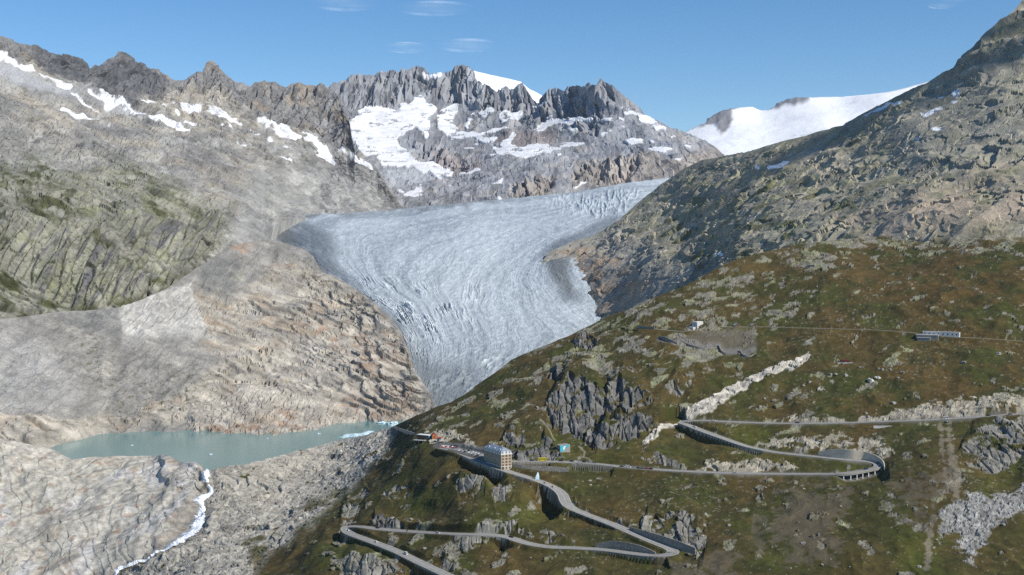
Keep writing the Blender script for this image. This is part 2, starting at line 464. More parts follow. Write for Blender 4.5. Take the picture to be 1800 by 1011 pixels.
# ---- left flank: skyline ridge, snow-flecked slopes, green cliffs
S4 = Sheet(top=[(-200, 40), (0, 62), (34, 74), (54, 79), (61, 76), (67, 81), (94, 90), (124, 95), (145, 102), (155, 112), (158, 119), (168, 115), (173, 117), (188, 107), (201, 104), (207, 92), (214, 89), (222, 90), (232, 97), (249, 109), (266, 121), (279, 122), (293, 134), (308, 140), (323, 140), (336, 132), (357, 128), (363, 112), (370, 108), (380, 111), (390, 122), (400, 134), (417, 143), (437, 153), (451, 146), (466, 143), (484, 146), (501, 151), (521, 146), (552, 149), (572, 148), (585, 156), (601, 180), (613, 207), (624, 261), (640, 275), (663, 294), (679, 323), (704, 360), (730, 385)],
           bottom=[(-200, 590), (0, 585), (110, 575), (210, 565), (300, 530), (345, 500), (405, 450), (440, 442), (465, 425), (480, 398), (500, 388), (560, 384), (600, 384), (730, 400)],
           ctrl=[(-20, 60, 3900), (100, 92, 4100), (158, 118, 4400), (214, 89, 4800), (293, 134, 4800), (370, 108, 5000), (437, 153, 5000), (572, 148, 5300), (613, 207, 5050), (663, 294, 4600), (704, 360, 4200),
                 (0, 95, 3800), (80, 130, 3950), (150, 155, 4150), (230, 170, 4450), (320, 180, 4600), (450, 210, 4650), (560, 240, 4750), (600, 270, 4650),
                 (0, 180, 3350), (100, 210, 3500), (200, 230, 3700), (350, 250, 4000), (500, 290, 4150), (600, 330, 4150),
                 (0, 280, 2800), (120, 285, 2950), (250, 300, 3150), (380, 330, 3350), (480, 365, 3600), (560, 372, 3850), (650, 372, 4000), (730, 390, 4000),
                 (0, 350, 2480), (100, 355, 2560), (250, 350, 2750), (390, 370, 2950), (0, 440, 2300), (130, 450, 2390), (250, 430, 2560), (380, 410, 2800), (0, 540, 2190), (110, 550, 2270), (210, 540, 2350), (300, 500, 2480), (345, 475, 2600), (410, 425, 2800), (0, 585, 2130), (440, 400, 3050), (500, 440, 2980), (545, 442, 2950), (560, 470, 2850), (470, 380, 3450)],
           x0=-200, x1=730, dx=1.5, dy=1.4)
p = S4.flat; sh = S4.shape
ridge_m = S4.mask([[(-240, 20), (210, 70), (370, 95), (800, 120), (800, 320), (690, 310), (640, 280), (570, 235), (500, 215), (420, 190), (330, 165), (290, 170), (230, 195), (160, 165), (120, 140), (60, 110), (-200, 50)]], 10, 4)
cl = S4.mask([[(0, 365), (40, 360), (60, 380), (130, 390), (175, 380), (220, 450), (290, 470), (330, 485), (300, 505), (210, 540), (130, 545), (60, 500), (-20, 470)],
              [(185, 370), (230, 385), (300, 385), (390, 370), (400, 400), (370, 440), (340, 465), (280, 455), (240, 440), (215, 400)]], 12, 4)
wq = 10 * np.stack([fbm(p * V5, 45, 2), fbm(p * V5, 45, 2, off=4), fbm(p, 45, 2, off=8)], 1)
flute = ridged(p * np.array((1, .2, .1)), 60, 4, .5)
fc, gap, rid = facet(p * np.array((1, .16, .08)) + wq * np.array((1, .3, .3)), 32, tilt=1.5)
dg_ = np.stack([p[:, 0] * .87 - p[:, 2] * .5, p[:, 1] * .3, p[:, 0] * .5 + p[:, 2] * .87], 1)
fc2, gap2, rid2 = facet(dg_ * np.array((.5, 1, 1.15)) + .4 * wq, 9.5, 3., tilt=1.4)
fcl, gapl, ridl = facet(p * np.array((1, .12, .07)) + wq * np.array((.7, .15, .15)), 15, 9., tilt=1.3)
diag = np.stack([p[:, 0] * .87 - p[:, 2] * .5, p[:, 1] * .5, p[:, 0] * .5 + p[:, 2] * .87], 1)
rm, cm = v3(ridge_m), v3(cl)
tal = v3(S4.mask([[(440, 290), (600, 300), (700, 360), (730, 400), (560, 470), (470, 460), (400, 420), (430, 380)]], 12, 14))
lg1, ed1 = ledge(p, (.42, .12, .9), 40, 1.0, flip=True, edge=True); lg2, ed2 = ledge(p, (.5, .1, .86), 14, 1.1, 5., True, True)
strat = ridged(diag * np.array((.22, .4, 1)), 46, 4)
lows = S4.mask([[(-220, 300), (60, 285), (130, 300), (250, 300), (330, 340), (400, 375), (405, 420), (345, 475), (210, 560), (-220, 600)]], 14, 9)
lw = v3(lows)
h = rm * ((ridged(p * np.array((1, .3, .15)), 105, 4, .5) - .75) * 22 + fc * 11 + fc2 * 2.5 - 5 * smooth(.1, 0, gap))
h += cm * ((flute - .7) * 13 + fcl * 5 - 4 * smooth(.14, 0, gapl) + lg1 * 6) + lw * (1 - cm) * (lg1 * 7 + lg2 * 3.5 + fbm(p, 60, 3) * 5)
h += (1 - rm) * (1 - cm) * (1 - .75 * tal) * (1 - .5 * lw) * ((strat - .7) * 8 + lg1 * 9 + lg2 * 5 + fbm(p, 260, 2) * 10)
h += (fc2 * 2.0 - 1.6 * smooth(.1, 0, gap2)) * (1 - .6 * tal) + tal * (fbm(p, 90, 4) * 3 + (ridged(p * np.array((1, .5, .35)), 50, 3) - .7) * 4)
chx = np.stack([(p[:, 0] * .8 + p[:, 2] * .6), p[:, 1] * .12, (p[:, 2] * .5 - p[:, 0] * .3) * .25], 1)
chute = ridged(chx, 60, 3, .5, 4.)
h -= (1 - rm) * (1 - cm) * (1 - lw) * (chute - .6) * 7
h *= S4.calm
S4.disp(h)
S4.paint(np.array((.30, .29, .27)))
tone = fbm(p * np.array((1, 1, 1.5)), 140, 4)
S4.paint(np.array((.40, .36, .295)), smooth(-.1, .6, tone) * .8)
S4.paint(np.array((.23, .225, .22)), smooth(.1, .6, -tone) * .7)
S4.paint(np.array((.235, .23, .23)), rm * .85)
S4.paint(np.array((.33, .27, .205)), rm * smooth(.1, .5, fbm(p, 160, 3, off=7)) * .6)
S4.paint(np.array((.125, .127, .135)), v3(S4.mask([[(157, 105), (200, 95), (214, 80), (240, 95), (290, 130), (300, 150), (285, 172), (240, 200), (215, 178), (175, 165)], [(60, 75), (150, 100), (160, 130), (150, 150), (110, 130), (70, 110)]], 8, 4)) * .85)
S4.paint(np.array((.47, .42, .34)), v3(S4.mask([[(255, 165), (300, 155), (380, 150), (450, 190), (430, 230), (300, 210), (250, 190)], [(0, 200), (40, 215), (130, 240), (110, 250), (0, 215)]], 10, 6)) * .55)
S4.paint(np.array((.36, .355, .335)), tal * .8)
S4.paint(np.array((.25, .245, .215)), v3(S4.mask([[(-20, 235), (130, 250), (250, 270), (330, 330), (400, 380), (260, 330), (130, 295), (-20, 290)]], 14, 10)) * .6)  # darker band across the slope: the shade of a cloud put into the colour
# lichen and turf on the cliffs
lowm = v3(blur(lows, 6))
S4.paint(np.array((.285, .28, .225)), lowm * .75)
S4.paint(np.array((.245, .25, .155)), lowm * smooth(-.05, .5, fbm(p, 48, 4, off=3)) * .75)
S4.paint(np.array((.285, .28, .22)), cm * .75)
S4.paint(np.array((.155, .15, .165)), cm * smooth(.0, .4, fbm(p * np.array((1, .1, .06)), 11, 3, off=5)) * .8)
S4.paint(np.array((.27, .275, .17)), cm * smooth(.1, .6, fbm(p, 40, 3, off=65)) * .6)
gline = v3(S4.mask([[(0, 300), (40, 300), (100, 350), (130, 400), (60, 380), (0, 330)], [(0, 470), (60, 510), (120, 545), (300, 515), (300, 500), (200, 548), (110, 560), (0, 520)], [(150, 400), (215, 440), (250, 470), (320, 490), (300, 500), (220, 480), (160, 430)]], 14, 4))
tl = fbm(diag * np.array((.45, .6, 1.2)), 22, 4, off=11)
turf = smooth(.1, .38, tl) * lowm * (1 - .75 * cm) * smooth(-.3, .3, fbm(p, 110, 2, off=71) + .1)
S4.paint(np.array((.085, .09, .036)), np.clip(turf * .85 + gline * smooth(-.35, .2, tl) * .75, 0, .92))
S4.paint(np.array((.09, .092, .05)), lowm * smooth(.10, .02, gapl) * smooth(-.1, .3, tl + .1) * .6)
chm = (1 - rm) * (1 - cm) * (1 - lowm)
S4.paint(np.array((.39, .38, .355)), chm * smooth(.75, 1.15, chute) * .6)
S4.paint(np.array((.215, .21, .205)), chm * smooth(.35, .1, chute) * .45)
fineb = fbm(diag * np.array((.18, .3, 1)), 12, 3, off=77) + 1.1 * fbm(p, 6.5, 2, off=78) - .9 * (ed1 + ed2) * (1 - .7 * tal) * (1 - cm)  # ledge recesses darkened: dirt and lichen in joints, plus crack shade painted in
S4.col *= (1 + .17 * np.clip(fineb, -1.4, .9)).reshape(sh)[..., None]
S4.col *= (1 - .38 * smooth(.10, .0, gap2) * (1 - .8 * tal) * (1 - .6 * cm)).reshape(sh)[..., None]
S4.paint(np.array((.075, .08, .03)), lowm * (1 - .5 * cm) * np.clip(ed1 + .7 * ed2, 0, 1) * smooth(-.3, .2, tl) * .75)
S4.col *= (1 + .32 * (rid.reshape(sh)[..., None] - .5) + .28 * (rid2.reshape(sh)[..., None] - .5))
S4.col *= np.array((.92, .92, .90), np.float32)
snowpoly = [[(-20, 86), (0, 90), (30, 103), (62, 117), (64, 125), (45, 124), (20, 110), (-20, 98)], [(62, 119), (95, 133), (125, 150), (110, 145), (80, 133)], [(142, 150), (165, 165), (190, 178), (205, 190), (185, 186), (160, 172)], [(170, 158), (200, 170), (235, 190), (265, 205), (250, 208), (215, 192), (180, 175)],
            [(240, 175), (275, 176), (293, 187), (262, 186)], [(230, 198), (275, 205), (310, 218), (337, 222), (330, 234), (305, 228), (270, 215)], [(290, 175), (305, 185), (300, 188)], [(315, 185), (345, 180), (355, 200), (330, 198)], [(355, 185), (400, 205), (430, 222), (425, 225), (390, 210), (362, 200)], [(380, 215), (405, 222), (412, 230), (385, 220)],
            [(450, 205), (470, 198), (490, 215), (510, 225), (530, 240), (560, 248), (580, 262), (592, 280), (588, 290), (570, 278), (553, 275), (565, 262), (530, 245), (505, 240), (480, 225), (455, 212)], [(432, 215), (460, 230), (450, 232)], [(465, 232), (485, 245), (475, 246)], [(495, 245), (515, 253), (510, 258)], [(492, 267), (512, 275), (515, 282), (503, 280)], [(520, 222), (548, 240), (540, 240)], [(553, 232), (568, 245), (560, 245)], [(410, 242), (442, 252), (430, 254)], [(350, 245), (365, 250), (360, 252)], [(95, 185), (130, 195), (165, 207), (205, 230), (170, 217), (120, 200)], [(45, 181), (62, 187), (55, 188)], [(0, 162), (8, 168), (0, 170)], [(450, 377), (475, 379), (470, 384)], [(590, 255), (640, 280), (665, 300), (640, 290), (600, 266)]]
icy = S4.mask([[(-20, 95), (20, 112), (70, 128), (110, 150), (150, 172), (100, 168), (40, 150), (-20, 125)], [(140, 150), (230, 190), (270, 210), (230, 205), (160, 175)]], 8, 5)
S4.paint(np.array((.40, .41, .42)), icy * .75)
sn = np.clip(S4.mask(snowpoly, 9, 2) - .5 * smooth(.22, .6, fbm(diag * np.array((.5, .6, 1.3)), 42, 5, .6, off=23)).reshape(sh), 0, 1)
fleck = smooth(.48, .58, fbm(diag * np.array((.5, .5, 1.4)), 60, 3, off=51)).reshape(sh) * S4.mask([[(20, 110), (160, 165), (300, 180), (480, 210), (600, 280), (520, 290), (400, 240), (250, 215), (100, 175)]], 10, 8)
sn = smooth(.35, .6, np.maximum(sn, fleck * .9))
S4.paint(SNOW * (.92 - .2 * np.clip(fbm(p, 40, 3, off=99), -.3, 1))[:, None], sn * .95)

# ---- glacier
S6 = Sheet(top=[(440, 382), (480, 379), (600, 375), (700, 368), (800, 358), (870, 352), (950, 344), (1000, 338), (1100, 322), (1190, 310), (1260, 300)],
           bottom=[(440, 470), (520, 520), (600, 620), (660, 735), (720, 760), (800, 730), (900, 680), (1000, 630), (1260, 560)],
           ctrl=[(440, 382, 3720), (480, 379, 3760), (700, 368, 3950), (870, 352, 4100), (1000, 338, 4350), (1190, 310, 4700), (1260, 300, 4800), (1085, 391, 3350), (1000, 430, 3000), (956, 460, 2860), (800, 400, 3400), (600, 400, 3450), (1000, 380, 3550), (1120, 357, 3750), (1250, 380, 3700), (560, 450, 2960), (700, 450, 2990), (850, 440, 3050), (620, 505, 2720), (850, 530, 2620), (1060, 559, 2480), (700, 565, 2510), (720, 640, 2310), (900, 630, 2300), (1000, 600, 2370), (760, 690, 2190), (720, 735, 2110), (660, 735, 2130), (800, 730, 2080), (1260, 560, 2450), (480, 450, 3150), (560, 560, 2700), (520, 510, 2900)],
           x0=440, x1=1260, dx=1.5, dy=1.25, back=((60, 30), (150, 150), (300, 400)), front=((10, 40), (20, 120)))
p = S6.flat; sh = S6.shape
# flow lines of the ice, each with its own number; noise drawn out along them gives the bands
lines = [(0, [(1260, 298), (1190, 308), (1000, 337), (870, 351), (700, 367), (560, 376), (490, 395), (500, 430), (560, 465), (620, 505), (690, 565), (716, 640), (700, 735)]),
         (1, [(1260, 318), (1180, 326), (1000, 358), (850, 382), (720, 415), (650, 450), (665, 495), (735, 560), (760, 640), (745, 720)]),
         (2, [(1200, 336), (1100, 352), (1000, 385), (880, 425), (800, 465), (785, 515), (815, 580), (820, 650), (790, 705)]),
         (3, [(1200, 355), (1100, 375), (1000, 412), (930, 450), (890, 495), (900, 560), (900, 620), (880, 670)]),
         (4, [(1200, 372), (1080, 400), (1000, 432), (958, 465), (975, 510), (1020, 560), (1040, 590)])]
c = np.array([(x, y, v) for v, L in lines for x, y in L], float)
psi = np.log(tps(np.c_[c[:, :2], np.exp(c[:, 2])])(S6.px, S6.py)).ravel()
ix, iy = S6.px.ravel(), S6.py.ravel()
wob = .10 * fbm(np.stack([ix, iy * 1.6, 0 * ix], 1), 60, 3)
ps = psi + wob
al = (iy * .8 - ix * .25)
def st(freq, ln, o=4, off=0.): return fbm(np.stack([ps * freq, al / ln, 0 * ps], 1), 1.0, o, .6, off)
streak = st(3.4, 190); fine = st(13., 22, 4, 5.)
fine2 = fbm(np.stack([ix * .35 + iy * .1, iy * 1.0, 0 * ix], 1), 5., 4, .7, 9.)
clus_g = smooth(-.2, .45, fbm(np.stack([ix, iy * 1.5, 0 * ix], 1), 45, 3, off=3))
claw = ridged(np.stack([ps * 15., al / 24, 0 * ps], 1), 1.0, 3, .5, 2.)
trans = ridged(np.stack([(ix * .45 + iy * .9), (ix - iy * .4) * .22, 0 * ix], 1), 11., 3)
upz = ridged(np.stack([ix * .8, iy * .5 + ix * .1, 0 * ix], 1), 9., 3)
crz = v3(S6.mask([[(600, 492), (700, 500), (850, 515), (830, 570), (780, 600), (730, 640), (690, 580), (640, 530)]], 18, 16))
trz = v3(S6.mask([[(705, 640), (830, 620), (900, 600), (900, 650), (820, 700), (740, 690)]], 18, 12))
upm = v3(S6.mask([[(950, 350), (1130, 335), (1090, 385), (1000, 372)]], 12, 8))
mid = v3(S6.mask([[(640, 400), (1080, 330), (1000, 400), (940, 470), (1000, 560), (900, 640), (820, 560), (700, 480)]], 20, 25))
h = fbm(p, 300, 2) * 4 + streak * .6 + fine * .45 + fine2 * 1.1 + (claw - .6) * .5 * (.4 + .6 * clus_g) + crz * clus_g * (claw - .6) * 4.5 + trz * clus_g * (trans - .6) * 5 + upm * (upz - .6) * 3.5
S6.disp(h)
S6.paint(np.array((.42, .45, .485)))
S6.paint(np.array((.55, .58, .615)), np.clip(smooth(-.2, .6, streak) * .5 + mid * .4, 0, .8))
S6.paint(np.array((.27, .295, .325)), smooth(.0, .55, -streak) * .8 * (1 - .45 * mid))
S6.paint(np.array((.30, .33, .365)), np.clip(smooth(.1, .7, -fine) * .25, 0, 1))
S6.paint(np.array((.28, .31, .35)), np.clip(smooth(.15, .7, -fine2) * .4, 0, 1))
S6.paint(np.array((.76, .785, .815)), np.clip(smooth(.25, .8, fine2) * .35 + crz * clus_g * smooth(.8, 1.2, claw) * .8 + trz * clus_g * smooth(.95, 1.3, trans) * .9 + upm * smooth(.9, 1.3, upz) * .5, 0, .9))
dirty = v3(S6.mask([[(440, 370), (520, 380), (560, 440), (620, 490), (560, 480), (520, 455), (480, 420)], [(500, 380), (560, 395), (600, 450), (560, 455)], [(1060, 380), (1100, 385), (1060, 420), (1000, 440), (990, 470), (1030, 540), (985, 520), (955, 480), (960, 440)], [(700, 700), (760, 690), (850, 660), (800, 720), (700, 750)], [(715, 600), (760, 640), (850, 650), (800, 690), (730, 680)], [(640, 520), (700, 580), (720, 640), (700, 640), (670, 570)]], 14, 8))
S6.paint(np.array((.17, .185, .205)), dirty * .85)
S6.paint(np.array((.15, .15, .15)), v3(S6.mask([[(440, 365), (500, 376), (530, 430), (500, 430), (470, 400)], [(955, 455), (975, 440), (1000, 432), (1000, 470), (1010, 520), (975, 495)], [(480, 378), (700, 366), (870, 350), (870, 355), (700, 372), (500, 383)], [(700, 725), (740, 700), (790, 690), (770, 730), (700, 745)]], 8, 3)) * .75)

S6.paint(np.array((.22, .24, .26)), smooth(545, 710, iy) * .8 * (1 - .8 * np.clip(trz * clus_g * smooth(.9, 1.3, trans), 0, 1)))
S6.paint(np.array((.70, .72, .74)), smooth(.75, 1.25, claw) * .16 * (.3 + clus_g) * smooth(720, 600, iy))
S6.col *= np.array((.94, .99, .975), np.float32)

# ---- bedrock and moraine between lake and glacier
LAKE_Z = CAM_Z - 269.0
shore = [(-20, 790), (60, 786), (95, 787), (130, 779), (170, 769), (250, 763), (330, 760), (345, 765), (470, 768), (540, 760), (560, 757), (640, 745), (700, 743), (800, 735)]
shoreD = [(x, y, float(dist_at_z(y, LAKE_Z - 1.5))) for x, y in shore if x >= 95]
S5 = Sheet(top=[(-200, 566), (0, 560), (50, 556), (110, 547), (160, 546), (210, 540), (260, 522), (300, 503), (345, 473), (380, 448), (405, 432), (440, 426), (470, 421), (490, 425), (520, 433), (540, 440), (550, 450), (558, 464), (568, 479), (590, 488), (620, 504), (650, 526), (690, 560), (704, 582), (715, 610), (723, 637), (734, 659), (748, 678), (757, 690), (770, 740)],
           bottom=[(-200, 800), (-20, 792), (60, 790)] + [(x, y + 1) for x, y in shore[2:]],
           ctrl=[(-20, 562, 2050), (110, 547, 2170), (210, 540, 2260), (300, 503, 2410), (405, 432, 2720), (470, 438, 2780), (540, 466, 2760), (620, 504, 2650), (690, 560, 2440), (716, 620, 2280), (756, 688, 2090),
                 (0, 650, 1900), (0, 725, 1745), (-20, 790, 1600), (60, 788, 1640), (100, 700, 1840), (210, 610, 2110), (330, 600, 2200), (200, 680, 1960), (300, 720, 1900), (330, 520, 2430), (400, 500, 2520), (420, 600, 2260), (420, 690, 2000), (520, 560, 2430), (520, 640, 2180), (600, 600, 2320), (600, 680, 2060), (500, 710, 1950), (660, 640, 2190), (690, 700, 2040), (420, 740, 1860), (560, 735, 1900), (640, 720, 1985)] + shoreD[::2],
           x0=-200, x1=772, dx=1.5, dy=1.35, front=((6, 8), (40, 60)))
p = S5.flat; sh = S5.shape
bed = v3(S5.mask([[(330, 530), (345, 500), (405, 540), (470, 470), (540, 466), (620, 500), (720, 610), (760, 690), (700, 745), (560, 760), (340, 768), (330, 740), (240, 745), (170, 770), (60, 790), (-20, 790), (-20, 735), (100, 735), (180, 735), (300, 700), (400, 640), (360, 590)]], 12, 6))
warp = 7 * np.stack([fbm(p, 26, 3), fbm(p, 26, 3, off=5), fbm(p, 26, 3, off=9)], 1)
# slabs dip towards the right, so the blocks are drawn out that way
dq = np.stack([p[:, 0] * .62 + p[:, 2] * .25, p[:, 1] * .45, p[:, 2] * 1.25 + p[:, 0] * .42], 1)
fc, gap, rid = facet(dq * np.array((.55, 1, 1)) + warp, 22, tilt=1.3)
fc2, gap2, rid2 = facet(dq * np.array((.6, 1, 1)) + warp * .5, 8, 4., tilt=1.3)
fc3, gap3, rid3 = facet(p + warp * .3, 3.4, 8.)
lump = fbm(p, 120, 3)
lg1, ed1 = ledge(p, (.5, .1, .86), 21, 1.3, 0., True, True); lg2, ed2 = ledge(p, (.48, .12, .87), 7.5, 1.0, 7., True, True)
vert = v3(S5.mask([[(340, 705), (480, 690), (570, 715), (640, 735), (700, 700), (740, 690), (715, 740), (560, 765), (340, 770)], [(330, 530), (400, 530), (440, 560), (390, 575), (350, 565)]], 12, 7))
fcv, gapv, ridv = facet(p * np.array((1.2, .2, .2)) + warp * np.array((.6, .2, .1)), 8, 2., tilt=1.3)
mor = fbm(p, 160, 4) * 4 + (ridged(p * np.array((1, .4, .6)), 40, 4) - .7) * 2.4 + lg2 * .8
h = bed * (lump * 8 + lg1 * 6 + lg2 * 2.3 * (1 - .8 * vert) + fc * 2.8 * (1 - vert) + fc2 * .5) + vert * (fcv * 1.6 - 1.6 * smooth(.14, 0, gapv)) + (1 - bed) * (mor + .55 * fc2 + .35 * fc3 + (ridged(p * np.array((1, .3, .3)), 28, 3) - .7) * 1.6) + fc3 * .15
bank = v3(S5.mask([[(209, 541), (300, 505), (335, 497), (345, 530), (352, 565), (215, 585)]], 3, 3))
h += bank * (ridged(p * np.array((1, .12, .12)), 13, 3) - .7) * 3.5
h *= S5.calm
S5.disp(h)
S5.paint(np.array((.30, .285, .255)))
S5.paint(np.array((.25, .24, .215)), smooth(0, .5, fbm(p, 80, 4, off=2)) * .7)
S5.paint(np.array((.40, .375, .325)), smooth(.1, .6, fbm(p, 45, 4, off=12)) * .6)
wob = fbm(p, 55, 4, off=6)
S5.paint(np.array((.46, .415, .335)), bed * .8)
S5.paint(np.array((.50, .455, .37)), bed * smooth(.5, .9, rid) * .8)
S5.paint(np.array((.36, .34, .305)), bed * smooth(.1, .6, wob) * .8)
S5.paint(np.array((.54, .495, .415)), v3(S5.mask([[(340, 700), (480, 680), (560, 700), (600, 730), (560, 757), (340, 768), (320, 740)], [(480, 620), (640, 600), (740, 670), (700, 690), (560, 700), (470, 670)], [(-20, 735), (90, 735), (160, 745), (100, 785), (-20, 785)]], 14, 8)) * .65)
rust = v3(S5.mask([[(500, 560), (620, 570), (700, 610), (690, 630), (600, 610), (520, 590)], [(600, 630), (660, 625), (700, 650), (640, 660), (610, 650)], [(590, 700), (700, 695), (735, 690), (715, 735), (640, 735), (600, 720)], [(340, 560), (390, 545), (400, 570), (360, 575)], [(470, 470), (540, 470), (520, 490), (480, 485)], [(400, 432), (455, 432), (440, 455), (415, 452)], [(360, 735), (520, 720), (560, 740), (480, 765), (360, 765)]], 16, 8))
S5.paint(np.array((.37, .235, .15)), rust * smooth(-.15, .4, fbm(dq, 16, 4, off=3)) * .75)
S5.paint(np.array((.42, .32, .22)), bed * smooth(.15, .6, fbm(dq, 34, 4, off=33)) * .55)
S5.paint(np.array((.24, .205, .17)), bed * smooth(.10, .0, gap2) * .35)
S5.paint(np.array((.43, .42, .30)), v3(S5.mask([[(400, 475), (430, 470), (425, 490), (405, 495)]], 6, 3)) * .6)
S5.paint(np.array((.53, .515, .47)), v3(S5.mask([[(209, 541), (300, 505), (335, 497), (345, 530), (360, 570), (368, 585), (330, 606), (260, 610), (213, 606)]], 3, 1)) * .9 * smooth(614, 570, S5.py.ravel() + 8 * S5.jx.ravel()))
S5.paint(np.array((.36, .345, .31)), v3(S5.mask([[(210, 540), (300, 505), (335, 497), (345, 530), (350, 560), (215, 580)]], 2, 2)) * smooth(0, .5, fbm(p * np.array((1, .3, .1)), 7, 3, off=93)) * .6)
S5.paint(np.array((.22, .215, .20)), v3(S5.mask([[(100, 550), (210, 541), (212, 600), (170, 590), (120, 565)], [(345, 470), (400, 435), (430, 470), (400, 510), (360, 520)]], 6, 4)) * .8)
S5.paint(np.array((.40, .39, .365)), v3(S5.mask([[(-20, 565), (60, 590), (130, 660), (150, 700), (60, 725), (-20, 720)]], 14, 12)) * .6)
dots = smooth(.25, .5, fbm(p, 9, 3, off=21)) * v3(S5.mask([[(100, 560), (190, 600), (250, 680), (330, 640), (400, 660), (330, 730), (200, 740), (170, 690)], [(180, 690), (300, 690), (280, 735), (190, 735)]], 16, 8))
S5.paint(np.array((.115, .115, .055)), dots * .7)
fineb = (fbm(dq * np.array((.3, .5, 1)), 8, 3, off=77) - 1.0 * (ed1 + .8 * ed2) * (1 - .6 * vert) - .9 * vert * smooth(.12, 0, gapv)) * bed + (1 - bed) * (.8 * fbm(p * np.array((1, .5, 1)), 4.2, 2, off=79) + .9 * fbm(p * np.array((1, .2, .3)), 16, 3, off=80))  # darker ledge edges and upright cracks: joint dirt and painted-in crack shade
S5.col *= (1 + (.22 + .10 * bed) * np.clip(fineb, -1.5, .9)).reshape(sh)[..., None]
S5.col *= (1 + .20 * (rid.reshape(sh)[..., None] - .5) + .28 * (rid2.reshape(sh)[..., None] - .5) + .10 * (rid3.reshape(sh)[..., None] - .5))

S5.col *= np.array((.86, .865, .865), np.float32)
# ---- slope on the right beyond the near hill
S7 = Sheet(top=[(930, 470), (956, 456), (965, 442), (1002, 426), (1043, 413), (1085, 390), (1120, 357), (1150, 334), (1175, 315), (1204, 295), (1233, 282), (1275, 274), (1308, 268), (1358, 253), (1407, 241), (1461, 226), (1482, 220), (1515, 201), (1557, 178), (1594, 160), (1628, 145), (1657, 127), (1675, 118), (1690, 96), (1711, 81), (1731, 58), (1752, 39), (1773, 25), (1785, 14), (1800, 0), (1850, -40), (1950, -90), (2020, -110)],
           bottom=[(930, 472), (956, 467), (973, 496), (997, 513), (1031, 546), (1060, 575), (1150, 560), (1290, 500), (1400, 470), (1500, 460), (1700, 450), (2020, 440)],
           ctrl=[(1820, -10, 2520), (1800, 0, 2500), (1731, 58, 2430), (1690, 96, 2420), (1628, 145, 2450), (1557, 178, 2500), (1482, 220, 2580), (1358, 253, 2720), (1275, 274, 2860), (1204, 295, 2960), (1120, 357, 3000), (1043, 413, 2950), (956, 456, 2870), (973, 496, 2740), (1031, 546, 2540), (1060, 575, 2440), (1150, 560, 2260), (1290, 500, 2020), (1400, 470, 1880), (1500, 460, 1800), (1600, 455, 1750), (1700, 450, 1700), (1820, 440, 1670), (1200, 400, 2640), (1150, 460, 2500), (1300, 350, 2480), (1300, 430, 2200), (1450, 330, 2250), (1450, 400, 2010), (1600, 300, 2080), (1600, 380, 1850), (1720, 380, 1760), (1820, 380, 1710), (1820, 250, 1960), (1720, 250, 2060), (1600, 220, 2280), (1750, 150, 2230), (1820, 100, 2280)],
           x0=930, x1=2020, dx=1.6, dy=1.5, front=((6, 20), (40, 90)))
def hill_strata(p):
    return np.stack([p[:, 0] * .50 + p[:, 2] * .45, p[:, 1] * .55, p[:, 2] * 1.1 - p[:, 0] * .55], 1)
p = S7.flat; sh = S7.shape
hs = hill_strata(p)
warp = 9 * np.stack([fbm(p, 34, 3), fbm(p, 34, 3, off=5), fbm(p, 34, 3, off=9)], 1)
fc, gap, rid = facet(hs + warp, 27, tilt=1.3)
fc2, gap2, rid2 = facet(hs + warp * .5, 9, 4., tilt=1.3)
rgh = smooth(-.35, .45, fbm(p, 130, 3, off=14))
dense = v3(S7.mask([[(1120, 380), (1250, 330), (1450, 300), (1520, 330), (1480, 420), (1300, 470), (1200, 500), (1100, 500)]], 20, 20))
far_l = v3(S7.mask([[(930, 450), (1080, 400), (1150, 440), (1230, 480), (1290, 460), (1150, 560), (1060, 580), (990, 530)]], 16, 14))
lg1 = ledge(p, (-.45, .1, .89), 26, 1.5); lg2 = ledge(p, (-.5, .1, .86), 10, 1.6, 4.)
h = (fbm(p, 170, 3) * 8 + (ridged(hs * np.array((.5, 1, 1)), 55, 4) - .7) * 5 + lg1 * 8 + lg2 * 3.2 + fc * 2.8 * (1 + .6 * dense) + fc2 * .55) * (.55 + .45 * rgh) + fbm(p, 9, 2) * .3
h += v3(S7.mask([[(1690, 60), (1820, -10), (1820, 110), (1760, 120), (1700, 110)]], 10, 8)) * (ridged(p * np.array((1, 1, .4)), 50, 4) - .6) * 8
h *= S7.calm
S7.disp(h)
S7.paint(np.array((.30, .28, .22)))
t1 = fbm(p, 85, 4); t2 = fbm(p, 40, 4, off=8); t3 = fbm(hs, 26, 4, off=4)
S7.paint(np.array((.41, .37, .29)), smooth(-.1, .5, t1) * .8)
S7.paint(np.array((.235, .235, .145)), smooth(0, .5, t2) * .65 * (1 - far_l))
S7.paint(np.array((.10, .105, .045)), smooth(.12, .5, t3) * .8 * (1 - far_l) * (.35 + .65 * dense))
S7.paint(np.array((.18, .175, .165)), smooth(.15, .6, -t2) * .6)
S7.paint(np.array((.275, .265, .245)), far_l * .85)
S7.paint(np.array((.35, .26, .19)), v3(S7.mask([[(1000, 460), (1090, 450), (1150, 500), (1080, 560), (1030, 540), (1000, 500)], [(980, 440), (1050, 430), (1040, 470), (1000, 470)]], 18, 8)) * smooth(-.3, .4, t3) * .8)
S7.paint(np.array((.41, .335, .265)), v3(S7.mask([[(1480, 380), (1700, 310), (1820, 290), (1820, 380), (1700, 410), (1560, 440), (1500, 420)]], 20, 14)) * smooth(-.3, .4, t1 + .3) * .8)
S7.paint(np.array((.40, .36, .29)), v3(S7.mask([[(1240, 285), (1420, 245), (1500, 215), (1640, 150), (1650, 250), (1480, 320), (1330, 300), (1230, 320)], [(1690, 100), (1760, 95), (1790, 120), (1700, 140)]], 20, 12)) * smooth(-.2, .5, t1 + .1) * .6)
